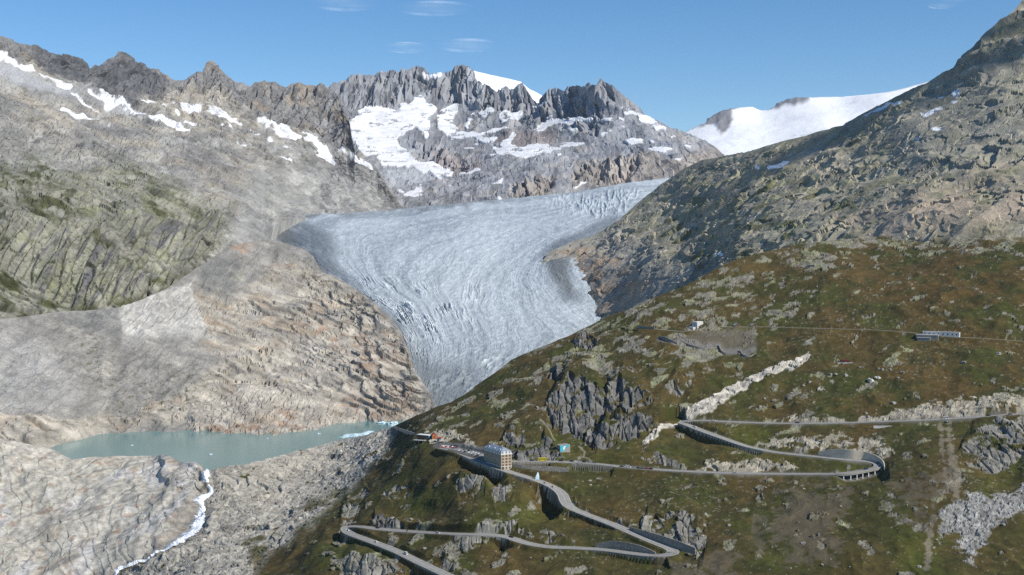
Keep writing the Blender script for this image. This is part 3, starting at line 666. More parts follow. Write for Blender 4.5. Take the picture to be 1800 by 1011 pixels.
S7.paint(np.array((.28, .275, .25)), v3(S7.mask([[(1650, 120), (1820, 100), (1820, 280), (1600, 310), (1560, 250)]], 20, 18)) * .5)
S7.paint(np.array((.10, .08, .03)), v3(S7.mask([[(1480, 440), (1560, 420), (1680, 430), (1820, 400), (1820, 460), (1480, 470)]], 14, 8)) * smooth(-.35, .1, t2) * .9)
fineb = fbm(p, 7, 3, off=77)
S7.col *= (1 + .16 * np.clip(fineb, -.8, .8)).reshape(sh)[..., None]
S7.col *= (1 - .18 * smooth(.09, 0, gap2)).reshape(sh)[..., None]
S7.col *= np.array((1.06, 1.05, .99), np.float32) * (1 + .20 * (rid.reshape(sh)[..., None] - .5) + .18 * (rid2.reshape(sh)[..., None] - .5))
sn = S7.mask([[(1350, 295), (1375, 290), (1390, 286), (1378, 298), (1355, 301)], [(1322, 293), (1335, 291), (1330, 297)], [(1513, 204), (1545, 190), (1590, 173), (1570, 186), (1530, 202)], [(1612, 198), (1630, 195), (1650, 184), (1657, 188), (1640, 196), (1625, 203)], [(1636, 226), (1655, 223), (1656, 231), (1640, 232)], [(1607, 241), (1620, 240), (1612, 246)], [(1668, 158), (1685, 156), (1682, 166), (1672, 168)], [(1665, 176), (1684, 172), (1675, 180)], [(1640, 168), (1665, 168), (1650, 171)], [(1792, 98), (1810, 96), (1810, 102)], [(1255, 450), (1268, 444), (1272, 449)]], 4, 1)
S7.paint(SNOW, smooth(.4, .6, sn))

# ---- near hill, gorge and the slabs below the lake: one stretch of land
S8 = Sheet(top=[(-200, 770), (0, 772), (60, 782), (95, 789), (110, 798), (128, 806), (160, 803), (185, 804), (220, 800), (265, 797), (285, 799), (305, 806), (322, 812), (345, 812), (357, 820), (365, 826), (385, 822), (402, 817), (430, 816), (480, 805), (530, 791), (570, 781), (610, 771), (650, 763), (690, 750), (719, 736), (745, 726), (770, 715), (794, 706), (820, 690), (848, 669), (870, 655), (898, 633), (930, 619), (960, 607), (1000, 590), (1022, 578), (1068, 557), (1120, 537), (1150, 522), (1200, 503), (1250, 478), (1290, 458), (1340, 444), (1400, 430), (1450, 424), (1520, 418), (1600, 410), (1700, 405), (2020, 395)],
           bottom=[(-200, 1050), (2020, 1050)],
           ctrl=[(-20, 772, 1590), (60, 782, 1590), (128, 806, 1570), (265, 797, 1600), (345, 814, 1515), (430, 816, 1520), (530, 791, 1600), (610, 771, 1650), (690, 750, 1600),
                 (745, 726, 1520), (794, 706, 1515), (870, 655, 1540), (960, 607, 1580), (1068, 557, 1620), (1150, 522, 1650), (1290, 458, 1730), (1400, 430, 1790), (1450, 424, 1790), (1520, 418, 1830), (1600, 410, 1830), (1700, 405, 1780), (1820, 400, 1740),
                 (0, 1050, 1310), (150, 1050, 1300), (250, 1050, 1250), (400, 1050, 1150), (0, 900, 1470), (150, 900, 1460), (280, 955, 1340), (200, 1000, 1320), (345, 900, 1420), (365, 850, 1475), (500, 900, 1390), (560, 850, 1480), (450, 960, 1290), (420, 1011, 1200), (620, 820, 1480), (640, 790, 1530),
                 (872, 825, 1215), (760, 790, 1330), (735, 762, 1400), (640, 935, 1190), (560, 960, 1190), (600, 1050, 1080), (750, 1050, 1030), (720, 870, 1270), (800, 870, 1190), (700, 820, 1340),
                 (900, 1050, 1010), (1200, 1050, 965), (1500, 1050, 945), (1820, 1050, 940), (1000, 880, 1160), (1180, 970, 1045), (1000, 962, 1080), (880, 942, 1110), (1150, 825, 1215), (1000, 812, 1235), (1300, 831, 1190), (1480, 831, 1160), (1600, 850, 1110), (1700, 830, 1120), (1820, 830, 1110), (1400, 920, 1070), (1700, 930, 1030),
                 (1200, 743, 1315), (1300, 744, 1300), (1420, 744, 1280), (1546, 741, 1262), (1668, 736, 1245), (1800, 728, 1235), (1340, 788, 1243), (1270, 771, 1265), (1440, 803, 1208), (1520, 812, 1188),
                 (1225, 578, 1520), (1130, 577, 1540), (1340, 573, 1520), (1500, 578, 1480), (1650, 590, 1440), (1800, 600, 1410), (1300, 500, 1660), (1500, 500, 1600), (1650, 500, 1560), (1800, 480, 1550), (1300, 660, 1400), (1500, 660, 1370), (1700, 660, 1340),
                 (950, 700, 1400), (870, 720, 1410), (1040, 760, 1300), (960, 775, 1285), (1050, 690, 1390), (1150, 640, 1430), (1100, 590, 1540), (1150, 760, 1290)],
           x0=-200, x1=2020, dx=1.5, dy=1.35, back=((15, 8), (60, 50), (150, 200)), front=((30, 40), (80, 110), (200, 260)))
p = S8.flat; sh = S8.shape
# -- roads: centre lines on this land, levelled, with the drop of each retaining wall
def catmull(L, step=2.0):
    L = np.asarray(L, float); out = []
    E = np.vstack([2 * L[0] - L[1], L, 2 * L[-1] - L[-2]])
    for i in range(1, len(E) - 2):
        a, b, c, d = E[i - 1:i + 3]
        n = max(2, int(np.hypot(*(c - b)[:2]) / step))
        t = np.linspace(0, 1, n, endpoint=False)[:, None]
        out.append(.5 * ((2 * b) + (c - a) * t + (2 * a - 5 * b + 4 * c - d) * t ** 2 + (3 * b - a - 3 * c + d) * t ** 3))
    out.append(E[-2][None])
    return np.vstack(out)
class Road:
    def __init__(s, pts, hw, k=13, lift=0.0):
        uv = catmull(pts)
        c = S8.point(uv[:, 0], uv[:, 1], base=True)
        d = np.r_[0, np.cumsum(np.linalg.norm(np.diff(c[:, :2], axis=0), axis=1))]
        t = np.arange(0, d[-1], 2.0)
        c = np.stack([np.interp(t, d, c[:, i]) for i in range(3)], 1)
        s.uv = np.stack([np.interp(t, d, uv[:, i]) for i in range(2)], 1)
        def ma(a, k):
            return np.convolve(np.pad(a, k // 2, mode='edge'), np.ones(k) / k, 'valid')
        c[:, 2] = ma(ma(c[:, 2], k), k) + lift
        c[:, 0] = ma(c[:, 0], 5); c[:, 1] = ma(c[:, 1], 5)
        s.c = c; s.hw = np.full(len(c), hw, float)
        tg = np.gradient(c[:, :2], axis=0); tg /= np.linalg.norm(tg, axis=1, keepdims=True) + 1e-9
        s.n = np.stack([tg[:, 1], -tg[:, 0]], 1)        # to the right of travel
        s.drop = {1: np.zeros(len(c)), -1: np.zeros(len(c))}
        s.free = np.zeros(len(c), bool)                 # stretches carried by a bridge
    def sel(s, x0, x1, y0=-1, y1=9999):
        return (s.uv[:, 0] >= x0) & (s.uv[:, 0] <= x1) & (s.uv[:, 1] >= y0) & (s.uv[:, 1] <= y1)
    def run(s, m):
        """longest unbroken run of a selection"""
        i = np.nonzero(m)[0]
        if len(i) == 0: return i
        parts = np.split(i, np.nonzero(np.diff(i) > 1)[0] + 1)
        return max(parts, key=len)

ra = Road([(840, 1046), (800, 1018), (765, 1001), (735, 987), (700, 970), (665, 956), (635, 945), (616, 938), (608, 931), (614, 926), (632, 925), (660, 929), (690, 932), (720, 934), (770, 937), (830, 939), (868, 940), (895, 944), (922, 954), (960, 961), (1010, 963), (1060, 966), (1105, 972), (1140, 976), (1165, 977), (1185, 971), (1176, 963), (1150, 953), (1115, 938), (1075, 921), (1035, 906), (1005, 894), (994, 882), (990, 870), (978, 859), (955, 848), (925, 838), (895, 829), (870, 820), (845, 811), (822, 801), (800, 792), (775, 787)], 5.4)
rb = Road([(800, 789), (840, 798), (868, 806), (900, 811), (925, 811), (960, 811), (1000, 812), (1045, 815), (1090, 820), (1150, 825), (1220, 829), (1300, 832), (1380, 833), (1440, 833), (1480, 832), (1510, 829), (1535, 824), (1546, 818), (1540, 812), (1515, 811), (1480, 807), (1440, 803), (1400, 799), (1363, 795), (1335, 790), (1310, 784), (1274, 771), (1237, 758), (1213, 749), (1199, 743), (1209, 739), (1237, 739), (1280, 741), (1323, 743), (1370, 744), (1424, 744), (1490, 743), (1546, 741), (1610, 739), (1668, 736), (1730, 732), (1800, 727), (1860, 723), (1960, 718)], 5.0)
rc = Road([(1120, 577), (1150, 578), (1185, 582), (1215, 582), (1240, 576), (1270, 574), (1300, 575), (1340, 574), (1400, 576), (1470, 578), (1540, 580), (1610, 585), (1660, 592), (1720, 594), (1800, 600), (1900, 606)], 3.0)
ROADS = [ra, rb, rc]
def outer_drop(road, m, side, h):
    i = road.run(m)
    if len(i) < 3: return
    t = np.linspace(0, 1, len(i))
    prof = np.interp(t, np.linspace(0, 1, len(h)), h) if hasattr(h, '__len__') else np.full(len(i), h) * np.clip(np.minimum(t, 1 - t) * 8, 0, 1)
    road.drop[side][i] = np.maximum(road.drop[side][i], prof)
# which side is downhill is read from the land: +1 = right of travel
WALLS = []      # (road, selection, side, heights, name, label)
WALLS += [(ra, ra.sel(604, 738, 926, 990), -1, [3, 4.5, 5, 5.5, 5, 3.5], 'stone', 'rough stone retaining wall under the lowest leftmost hairpin bend'),
          (ra, ra.sel(738, 800, 986, 1020), -1, [3, 6, 8, 8], 'concrete', 'smooth blue-grey concrete wall carrying the road at the bottom edge'),
          (ra, ra.sel(850, 905, 938, 950), 1, [1, 3, 6, 7, 2], 'concrete', 'short concrete wall under the bend of the lower road, dark wedge of shadow below'),
          (ra, ra.sel(1040, 1170, 962, 990), 1, [1, 2.2, 3.5, 5, 6], 'stone', 'grey stone wall under the lower leg running into the right hairpin'),
          (ra, ra.sel(1008, 1092, 890, 930), -1, [1.5, 3, 3.5, 3.5, 2], 'stone', 'dark stone retaining wall below the straight diagonal road'),
          (ra, ra.sel(948, 1000, 848, 893), -1, [2, 9, 15, 14, 4], 'concrete', 'tall dark retaining wall across the gully below the hotel road'),
          (ra, ra.sel(818, 895, 800, 832), -1, [7, 10, 11, 12, 8, 5], 'concrete', 'tall grey concrete wall carrying the road in front of the hotel'),
          (ra, ra.sel(905, 942, 826, 845), -1, [2, 5, 5, 2], 'concrete', 'low concrete wall beside the road just right of the hotel'),
          (rb, rb.sel(1186, 1345, 739, 795), -1, [6, 5, 4, 6, 7.5, 8, 7.5, 7, 8], 'concrete', 'long shaded concrete wall under the upper left hairpin'),
          (rb, rb.sel(1002, 1080, 808, 826), 1, [5, 5.5, 5, 3], 'stone', 'grey stone wall below the upper road, right of the turquoise mural'),
          (rb, rb.sel(905, 966, 806, 815), 1, [2.5, 3.5, 3.5, 3], 'stone', 'pale low stone wall below the road beside the yellow van')]
WALLS = [(r, m, sd, [x * .7 for x in h], k, l) for r, m, sd, h, k, l in WALLS]
for road, m, side, h, kind, lab in WALLS: outer_drop(road, m, side, h)
via = rb.sel(1466, 1556, 812, 840)
rb.free |= via

# -- relief of the near hill
gul = S8.mask([[(930, 852), (958, 858), (985, 890), (975, 905), (945, 915), (925, 900)]], 3, 8) * 9 + S8.mask([[(855, 822), (885, 830), (888, 858), (868, 860)]], 2, 4) * 7 \
    + S8.mask([[(1476, 824), (1530, 822), (1554, 818), (1556, 846), (1480, 850)]], 2, 5) * 5 + S8.mask([[(870, 942), (895, 946), (905, 958), (878, 972)]], 2, 4) * 4
gorge = S8.band([(363, 826), (362, 845), (368, 860), (352, 884), (357, 893), (345, 920), (325, 942), (285, 960), (250, 975), (210, 990), (198, 1020), (190, 1050)], [6, 8, 8, 9, 9, 12, 14, 12, 10, 9, 9, 9], 3, 7) * 5
warp = 4.5 * np.stack([fbm(p, 18, 2), fbm(p, 18, 2, off=5), fbm(p, 18, 2, off=9)], 1)
hs = hill_strata(p)
slab_l = S8.mask([[(-230, 730), (365, 740), (368, 820), (372, 860), (345, 925), (280, 965), (205, 992), (195, 1060), (-200, 1060)]], 6, 3)
rock_r = S8.mask([[(365, 730), (430, 730), (700, 720), (700, 768), (640, 835), (590, 880), (560, 915), (500, 955), (440, 1000), (400, 1055), (195, 1060), (200, 1000), (285, 965), (345, 925)]], 14, 6)
outc = {  # bare rock in the turf
 'dark': [[(960, 720), (985, 690), (1000, 672), (1025, 668), (1065, 695), (1062, 715), (1045, 745), (1025, 760), (985, 755), (965, 735)], [(1062, 700), (1085, 672), (1110, 680), (1135, 690), (1150, 705), (1130, 722), (1095, 725), (1090, 705), (1070, 730)], [(1035, 755), (1060, 745), (1090, 735), (1125, 732), (1150, 745), (1145, 765), (1110, 770), (1060, 778), (1030, 772)], [(1005, 598), (1030, 585), (1050, 595), (1035, 608), (1010, 612)],
          [(880, 785), (890, 765), (912, 752), (916, 768), (900, 785)], [(948, 775), (955, 765), (975, 775), (978, 790), (958, 790)], [(893, 788), (930, 790), (975, 795), (990, 804), (975, 808), (895, 805)],
          [(655, 925), (660, 905), (690, 915), (735, 922), (748, 933), (720, 931), (690, 929)], [(690, 955), (715, 962), (745, 985), (760, 995), (745, 992), (715, 975)], [(775, 980), (795, 975), (800, 985), (785, 1002), (775, 995)], [(975, 905), (1010, 885), (1020, 895), (1050, 905), (1090, 918), (1100, 930), (1060, 915), (1020, 900)],
          [(1140, 745), (1160, 735), (1150, 760)], [(962, 662), (985, 650), (990, 668), (970, 676)]],
 'grey': [[(800, 855), (812, 838), (835, 835), (858, 845), (850, 865), (830, 872), (808, 874)], [(866, 858), (880, 850), (905, 862), (895, 880), (870, 886)], [(1140, 905), (1180, 895), (1235, 915), (1242, 940), (1225, 965), (1190, 955), (1150, 940), (1130, 930)], [(1170, 680), (1185, 660), (1220, 655), (1222, 672), (1195, 690)], [(1135, 795), (1165, 800), (1190, 812), (1200, 822), (1150, 818), (1130, 812)],
          [(795, 945), (845, 940), (850, 955), (815, 965), (795, 960)], [(1680, 800), (1730, 745), (1800, 740), (1800, 800), (1760, 825), (1700, 815)], [(680, 870), (720, 845), (715, 865), (690, 880)], [(590, 925), (610, 880), (640, 850), (650, 860), (620, 900), (598, 935)], [(600, 990), (625, 970), (680, 985), (700, 1000), (650, 1020), (600, 1010)], [(820, 930), (870, 918), (925, 925), (930, 938), (880, 938), (830, 937)], [(925, 940), (960, 935), (1010, 952), (1000, 960), (960, 958)]],
 'pale': [[(1340, 742), (1400, 730), (1500, 735), (1600, 715), (1700, 695), (1820, 695), (1820, 724), (1700, 733), (1560, 740), (1420, 742)], [(1320, 785), (1350, 772), (1420, 770), (1470, 765), (1545, 775), (1570, 800), (1550, 808), (1525, 790), (1440, 790), (1380, 790)], [(1190, 825), (1240, 812), (1330, 808), (1380, 818), (1400, 826), (1300, 828)], [(1430, 690), (1445, 685), (1450, 692)], [(1020, 840), (1040, 832), (1042, 845), (1025, 850)],
          [(740, 760), (780, 755), (830, 775), (850, 790), (800, 780), (760, 775)]],
 'white': [[(1130, 775), (1150, 752), (1180, 735), (1215, 715), (1260, 690), (1290, 672), (1330, 655), (1380, 640), (1420, 622), (1425, 630), (1395, 652), (1350, 662), (1320, 675), (1280, 700), (1250, 725), (1200, 735), (1165, 752), (1140, 782)]],
}
mk = {k: S8.mask(v, 9 if k != 'white' else 4, 2) for k, v in outc.items()}
mix = S8.mask([[(690, 742), (800, 690), (900, 625), (1060, 550), (1290, 450), (1450, 415), (1540, 410), (1480, 470), (1430, 530), (1300, 600), (1180, 660), (1080, 670), (960, 680), (900, 720), (830, 745), (760, 750)]], 16, 14)
mix2 = S8.mask([[(1480, 620), (1600, 600), (1620, 640), (1480, 700), (1400, 740), (1280, 740), (1300, 680)], [(1560, 740), (1700, 740), (1720, 860), (1600, 850), (1540, 800)], [(1300, 860), (1560, 850), (1700, 880), (1640, 960), (1500, 1000), (1350, 980)], [(600, 940), (900, 950), (1100, 985), (1240, 980), (1240, 1050), (650, 1050)], [(740, 745), (1000, 690), (960, 760), (800, 770)], [(1120, 580), (1320, 590), (1350, 640), (1200, 720), (1100, 680)]], 16, 12)
scree = S8.mask([[(1650, 905), (1690, 878), (1740, 865), (1800, 848), (1830, 850), (1830, 900), (1780, 905), (1740, 920), (1730, 960), (1710, 985), (1685, 965), (1680, 940), (1655, 950)]], 20, 6)
rgn = fbm(p, 8, 3, off=91)
tin = fbm(hs, 13, 3, off=93)
for k_, a_ in (('dark', .75), ('grey', .85), ('pale', .6)): mk[k_] = mk[k_] * (1 - a_ * smooth(.12, .4, tin).reshape(sh))
for k_ in mk: mk[k_] = S8.ragged(mk[k_], rgn, {'white': .5, 'pale': .9}.get(k_, .8))
scree = S8.ragged(scree, rgn, 1.0, .2)
ROADMASK = np.maximum.reduce([S8.band(r.uv[::4], 12, 0, 2) for r in (ra, rb)])
sp = fbm(hs * np.array((1, 1, 1.3)), 15, 4, .6, off=2)
clus = smooth(-.25, .5, fbm(p, 90, 3, off=81))
dens = np.clip((.66 * mix + .36 * mix2 + .75 * S8.mask([[(1420, 390), (2050, 370), (2050, 440), (1700, 448), (1450, 455)]], 20, 12)).ravel() * (.45 + .75 * clus) + .03, 0, 1)
spk = smooth(.0, .13, sp - .62 + .85 * dens)
bare = np.clip(np.maximum.reduce([v3(slab_l), v3(rock_r) * smooth(-.55, -.25, sp + .25), v3(mk['dark']), v3(mk['grey']) * smooth(-.5, -.2, sp + .2), v3(mk['pale']) * smooth(-.55, -.25, sp + .25), v3(mk['white']), v3(scree), spk]), 0, 1)
bare *= 1 - .0 * v3(ROADMASK)
idx = np.nonzero(bare > .02)[0]
def sub(fn):
    a, b, c = fn
    o = [np.zeros(len(p), np.float32) for _ in range(3)]
    o[0][idx], o[1][idx], o[2][idx] = a, b, c
    return o
lq = np.stack([p[idx, 0] * .8, p[idx, 1] * .42, p[idx, 2] * .8 - .12 * p[idx, 0]], 1)
big_f = sub(facet(lq + 2.2 * warp[idx], 26, 3., tilt=1.2))
vq = np.where((np.maximum(mk['dark'], np.maximum(mk['grey'], rock_r)).ravel()[idx] > .3)[:, None], hs[idx] * np.array((1.5, 1, .5)), hs[idx])
med_f = sub(facet(vq + warp[idx], 7.5, 6., tilt=1.4))
sml_f = sub(facet(p[idx] + .5 * warp[idx], 2.7, 1., tilt=1.4))
und = fbm(p, 70, 3)
flu = np.zeros(len(p), np.float32)
dk = np.nonzero((v3(mk['dark']) > .02) | (v3(mk['grey']) > .02))[0]
flu[dk] = ridged(p[dk] * np.array((1, .3, .25)), 26, 2) - .6
sl = v3(slab_l)
h = und * 3.2 * (1 - .5 * v3(ROADMASK)) + fbm(p, 11, 3) * .55 * (1 - bare)
lg = np.zeros(len(p), np.float32); lgs = np.zeros(len(p), np.float32)
lg[idx] = ledge(p[idx], (-.5, .1, .86), 13, 1.6); lgs[idx] = ledge(p[idx], (-.45, .2, .87), 5, 1.7, 6.)
sr = v3(rock_r); dkm = v3(mk['dark']); gym = v3(mk['grey'])
col_f = [np.zeros(len(p), np.float32) for _ in range(2)]
if len(dk):
    pv_ = p[dk] * np.array((1, .3, .2), np.float32)
    wv = 3.5 * np.stack([fbm(pv_, 16, 2), fbm(pv_, 16, 2, off=5), 0 * pv_[:, 0]], 1)
    a_, b_, _ = facet(p[dk] * np.array((1.1, .22, .15)) + wv, 7.0, 2., tilt=1.4)
    col_f[0][dk] = a_; col_f[1][dk] = smooth(.14, 0, b_)
li = np.nonzero(sl > .01)[0]; soft_l = np.zeros(len(p), np.float32); pl_ = p[li]
soft_l[li] = fbm(pl_, 75, 4) * 8 + ledge(pl_, (.5, .05, .86), 30, .9, 0., True) * 3.6 + ledge(pl_, (-.62, .1, .78), 44, .9, 9.) * 3.5 + ledge(pl_, (.75, .1, .66), 13, .9, 19., True) * 1.0 + big_f[0][li] * .8
h += bare * (1 - sl) * (med_f[0] * .9 + sml_f[0] * .32) * (1 - .7 * np.maximum(v3(mk['dark']), v3(mk['grey']))) + sl * (soft_l + sml_f[0] * .05 + med_f[0] * .10)
h += sr * (big_f[0] * 1.4 + lg * 4.0 + lgs * 1.6) + (dkm + .5 * gym) * (flu * 4.0 + col_f[0] * 2.8 - 2.6 * col_f[1])
for poly in outc['dark']: h += S8.crag(poly, 6.5)
for poly in outc['grey']: h += S8.crag(poly, 3.2)
for poly in outc['pale'][:3]: h += S8.crag(poly, 2.0)
h += (ridged(p * np.array((1, .7, .7)), 46, 3) - .7) * 1.6 * (1 - bare) * (1 - v3(ROADMASK))
h += spk * (1 - sl) * .5 * (1 - sr) + v3(mk['white']) * (.8 + med_f[0] * .6) + v3(mk['pale']) * (med_f[0] * .5 + lgs) + v3(scree) * (sml_f[0] * .5)
h = h * S8.calm - gul.ravel() - gorge.ravel()
S8.disp(h)

# -- level the land under the roads, and let it fall away below the retaining walls
def level(road, reach=26.0):
    cells = np.zeros((60, 140), bool)
    cx = ((road.uv[:, 0] + 220) / 16).astype(int); cy = ((road.uv[:, 1] - 380) / 12).astype(int)
    for dx in range(-2, 3):
        for dy in range(-3, 4):
            a = np.clip(cy + dy, 0, 59); b = np.clip(cx + dx, 0, 139)
            cells[a, b] = True
    vy = np.clip(((S8.py - 380) / 12).astype(int), 0, 59); vx = np.clip(((S8.px + 220) / 16).astype(int), 0, 139)
    ii = np.nonzero((cells[vy, vx]).ravel())[0]
    Pf = S8.P.reshape(-1, 3)
    for s in range(0, len(ii), 8000):
        j = ii[s:s + 8000]
        q = Pf[j]
        d2 = (q[:, None, 0] - road.c[None, :, 0]) ** 2 + (q[:, None, 1] - road.c[None, :, 1]) ** 2
        k = d2.argmin(1)
        d = np.sqrt(d2[np.arange(len(j)), k])
        ok = (d < reach) & ~road.free[k]
        if not ok.any(): continue
        j, k, d, q = j[ok], k[ok], d[ok], q[ok]
        lat = ((q[:, :2] - road.c[k, :2]) * road.n[k]).sum(1)
        side = np.where(lat >= 0, 1, -1)
        drop = np.where(side > 0, road.drop[1][k], road.drop[-1][k])
        over = d - road.hw[k]
        w = np.where(drop > .2, smooth(1.0, .3, over), smooth(4.5, .7, over))
        z = q[:, 2] - np.where(over > .3, drop * smooth(22, 2, over), 0)
        z = np.where(drop > .2, np.minimum(z, road.c[k, 2] - drop * smooth(14, 2, over) * .9 * (over > .3)), z)
        Pf[j, 2] = z * (1 - w) + (road.c[k, 2] - .35) * w
    S8.P = Pf.reshape(S8.P.shape)
for r in ROADS: level(r)
# levelled yard in front of the hotel and the kiosk
yard = S8.mask([[(762, 778), (790, 777), (850, 786), (850, 803), (822, 801), (765, 792)]], 0, 2)
yz = (S8.P[..., 2] * yard).sum() / yard.sum()
YARD_Z = float(yz)

# -- colours of the near hill
g1 = fbm(p, 60, 4, off=3); g2 = fbm(p, 24, 4, off=13); g3 = fbm(p * np.array((1, 1, 1)), 7, 3, off=19)
S8.paint(np.array((.056, .050, .016)))
S8.paint(np.array((.080, .057, .019)), smooth(-.05, .5, g1) * .8)
S8.paint(np.array((.050, .060, .013)), smooth(.0, .5, -g1) * .7)
S8.paint(np.array((.095, .072, .028)), smooth(.15, .6, g2) * .5)
S8.paint(np.array((.032, .035, .012)), smooth(.2, .6, -g2) * .55)
S8.paint(np.array((.092, .060, .019)), v3(S8.mask([[(1440, 470), (1820, 430), (1820, 570), (1600, 560), (1480, 545)], [(1300, 735), (1420, 705), (1560, 670), (1820, 610), (1820, 700), (1650, 695), (1480, 735)], [(1130, 600), (1200, 590), (1230, 640), (1150, 660), (1080, 650)]], 30, 45)) * smooth(-.5, .3, g2 + g1) * .85)
S8.paint(np.array((.060, .074, .011)), v3(S8.mask([[(1540, 880), (1580, 900), (1640, 960), (1660, 1050), (1600, 1050), (1560, 950)], [(700, 860), (760, 850), (790, 880), (740, 900), (690, 900)], [(1700, 850), (1800, 800), (1820, 820), (1720, 870)], [(900, 880), (960, 870), (950, 920), (910, 930)], [(960, 780), (1130, 780), (1120, 805), (980, 808)], [(1230, 740), (1330, 745), (1440, 820), (1300, 800)], [(1400, 805), (1510, 812), (1500, 826), (1420, 826)]], 22, 20)) * .75)
S8.paint(np.array((.036, .040, .011)), v3(S8.mask([[(1480, 820), (1620, 880), (1500, 1000), (1420, 1050), (1400, 980), (1480, 900)], [(1000, 830), (1140, 830), (1140, 860), (1030, 870)]], 26, 30)) * .6)
S8.col *= np.array((1.07, 1.04, .98), np.float32)
tn = (med_f[2] - .5) * .4 + (sml_f[2] - .5) * .42
c_rock = np.tile(np.array((.195, .183, .142)), (len(p), 1))
def mixc(c, m):
    global c_rock
    c_rock = c_rock * (1 - m[:, None]) + np.asarray(c) * m[:, None]
mixc((.21, .215, .115), smooth(.0, .45, fbm(p, 26, 3, off=27)) * .75 * (1 - v3(rock_r)) * (1 - sl))
mixc((.385, .362, .31), v3(rock_r) * .85)
mixc((.29, .275, .235), v3(rock_r) * smooth(0, .5, g2) * .8)
mixc((.14, .138, .132), v3(mk['dark']) * .85)
mixc((.215, .205, .18), v3(mk['grey']) * .75)
mixc((.36, .325, .25), v3(mk['pale']) * .85)
mixc((.50, .46, .385), v3(mk['white']) * .95)
mixc((.27, .265, .245), v3(scree) * .95)
mixc((.455, .428, .36), sl)
mixc((.53, .495, .42), sl * smooth(0, .6, g1) * .8)
mixc((.42, .37, .295), sl * smooth(.1, .5, fbm(p, 38, 4, off=33)) * .75)
mixc((.56, .54, .50), sl * smooth(.22, .5, fbm(p * np.array((1.2, .6, .6)), 48, 4, off=41)) * .75)
mixc((.30, .21, .15), sl * smooth(.42, .65, fbm(p, 15, 4, off=45)) * .65)
wet = S8.band([(362, 830), (364, 850), (366, 862), (352, 884), (354, 895), (345, 920), (325, 945), (285, 964), (250, 978), (212, 992), (200, 1050)], [9, 10, 10, 12, 12, 16, 17, 14, 9, 7, 7], 6, 3)
mixc((.21, .195, .165), v3(wet) * .7)
mixc((.20, .18, .15), v3(S8.mask([[(295, 945), (310, 905), (330, 880), (345, 890), (335, 915), (320, 940)]], 5, 4)) * .6)
c_rock *= (1 - .09 * sl - .06 * v3(rock_r))[:, None]
c_rock *= (1 + tn * (1 - .45 * sl))[:, None]
gr_in = smooth(.1, .4, fbm(hs, 30, 4, off=49)) * v3(rock_r) * v3(S8.mask([[(480, 920), (640, 830), (690, 770), (700, 800), (600, 930), (430, 1050), (300, 1050)]], 14, 10))
cov = bare * (1 - .85 * gr_in)
S8.paint(c_rock, cov)
small = smooth(.46, .6, fbm(p, 3.2, 2, off=61) + .22 * (clus - .6)) * (1 - bare)
S8.paint(np.array((.22, .20, .15)), small * .6)
S8.col *= (1 + .35 * np.clip(g3, -.8, .8)).reshape(sh)[..., None]
gl_ = S8.ragged(np.maximum(S8.band([(1668, 742), (1672, 790), (1678, 830), (1680, 866)], [4, 6, 9, 8], 6, 2), np.maximum(S8.band([(1652, 744), (1656, 800), (1668, 850)], [3, 3, 4], 6, 2), S8.band([(1640, 910), (1632, 950), (1628, 1000)], [3, 5, 5], 6, 2))), rgn, .9, .3)
S8.paint(np.array((.22, .19, .135)), v3(gl_) * .75)
scr = S8.ragged(S8.mask([[(1380, 860), (1480, 870), (1470, 960), (1390, 990), (1340, 940)], [(1560, 850), (1650, 845), (1660, 880), (1600, 900)], [(1180, 990), (1260, 970), (1300, 1010), (1200, 1040)]], 24, 14), rgn + g2, 1.2, .4)
S8.paint(np.array((.125, .105, .075)), v3(scr) * .6)
path = np.maximum(S8.band([(1018, 776), (1028, 787), (1026, 798), (1035, 804), (1040, 812)], 1.6, 1, 0), S8.band([(950, 740), (965, 752), (975, 768)], 1.2, 1, 0))
S8.paint(np.array((.30, .26, .18)), v3(path) * .8)
terr = S8.mask([[(1155, 590), (1190, 598), (1225, 582), (1320, 580), (1330, 605), (1310, 625), (1262, 618), (1230, 612), (1200, 608), (1165, 600)]], 3, 2)
S8.paint(np.array((.13, .115, .085)), v3(terr) * .8)
S8.paint(np.array((.20, .19, .175)), v3(S8.band([(1160, 596), (1185, 603), (1195, 600), (1235, 611), (1262, 610), (1268, 618), (1300, 618), (1308, 623), (1325, 615)], 5, 2, 1)) * .7)
S8.paint(np.array((.17, .165, .155)), v3(yard) * .95)
for r in ROADS[:2]:
    S8.paint(np.array((.20, .19, .165)), v3(S8.band(r.uv[::3], 5.0, 1.5, 1)) * .8)
S8.paint(np.array((.24, .22, .17)), v3(S8.band(rc.uv[::3], 1.8, 1, 0)) * .8)

M_far = land_material("far_rock", 6.0, .5, amount=.2)
M_ice = land_material("glacier_ice", 3.0, .4, rough=.6, spec=.3, amount=.15)
M_mid = land_material("mid_rock", 2.5, .5, amount=.25)
M_near = land_material("near_ground", 1.1, .6, amount=.35)
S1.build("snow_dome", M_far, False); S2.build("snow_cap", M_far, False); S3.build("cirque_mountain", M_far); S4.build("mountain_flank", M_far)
S6.build("glacier", M_ice); S5.build("bedrock_and_moraine", M_mid); S7.build("upper_slope", M_mid); S8.build("near_hill", M_near)

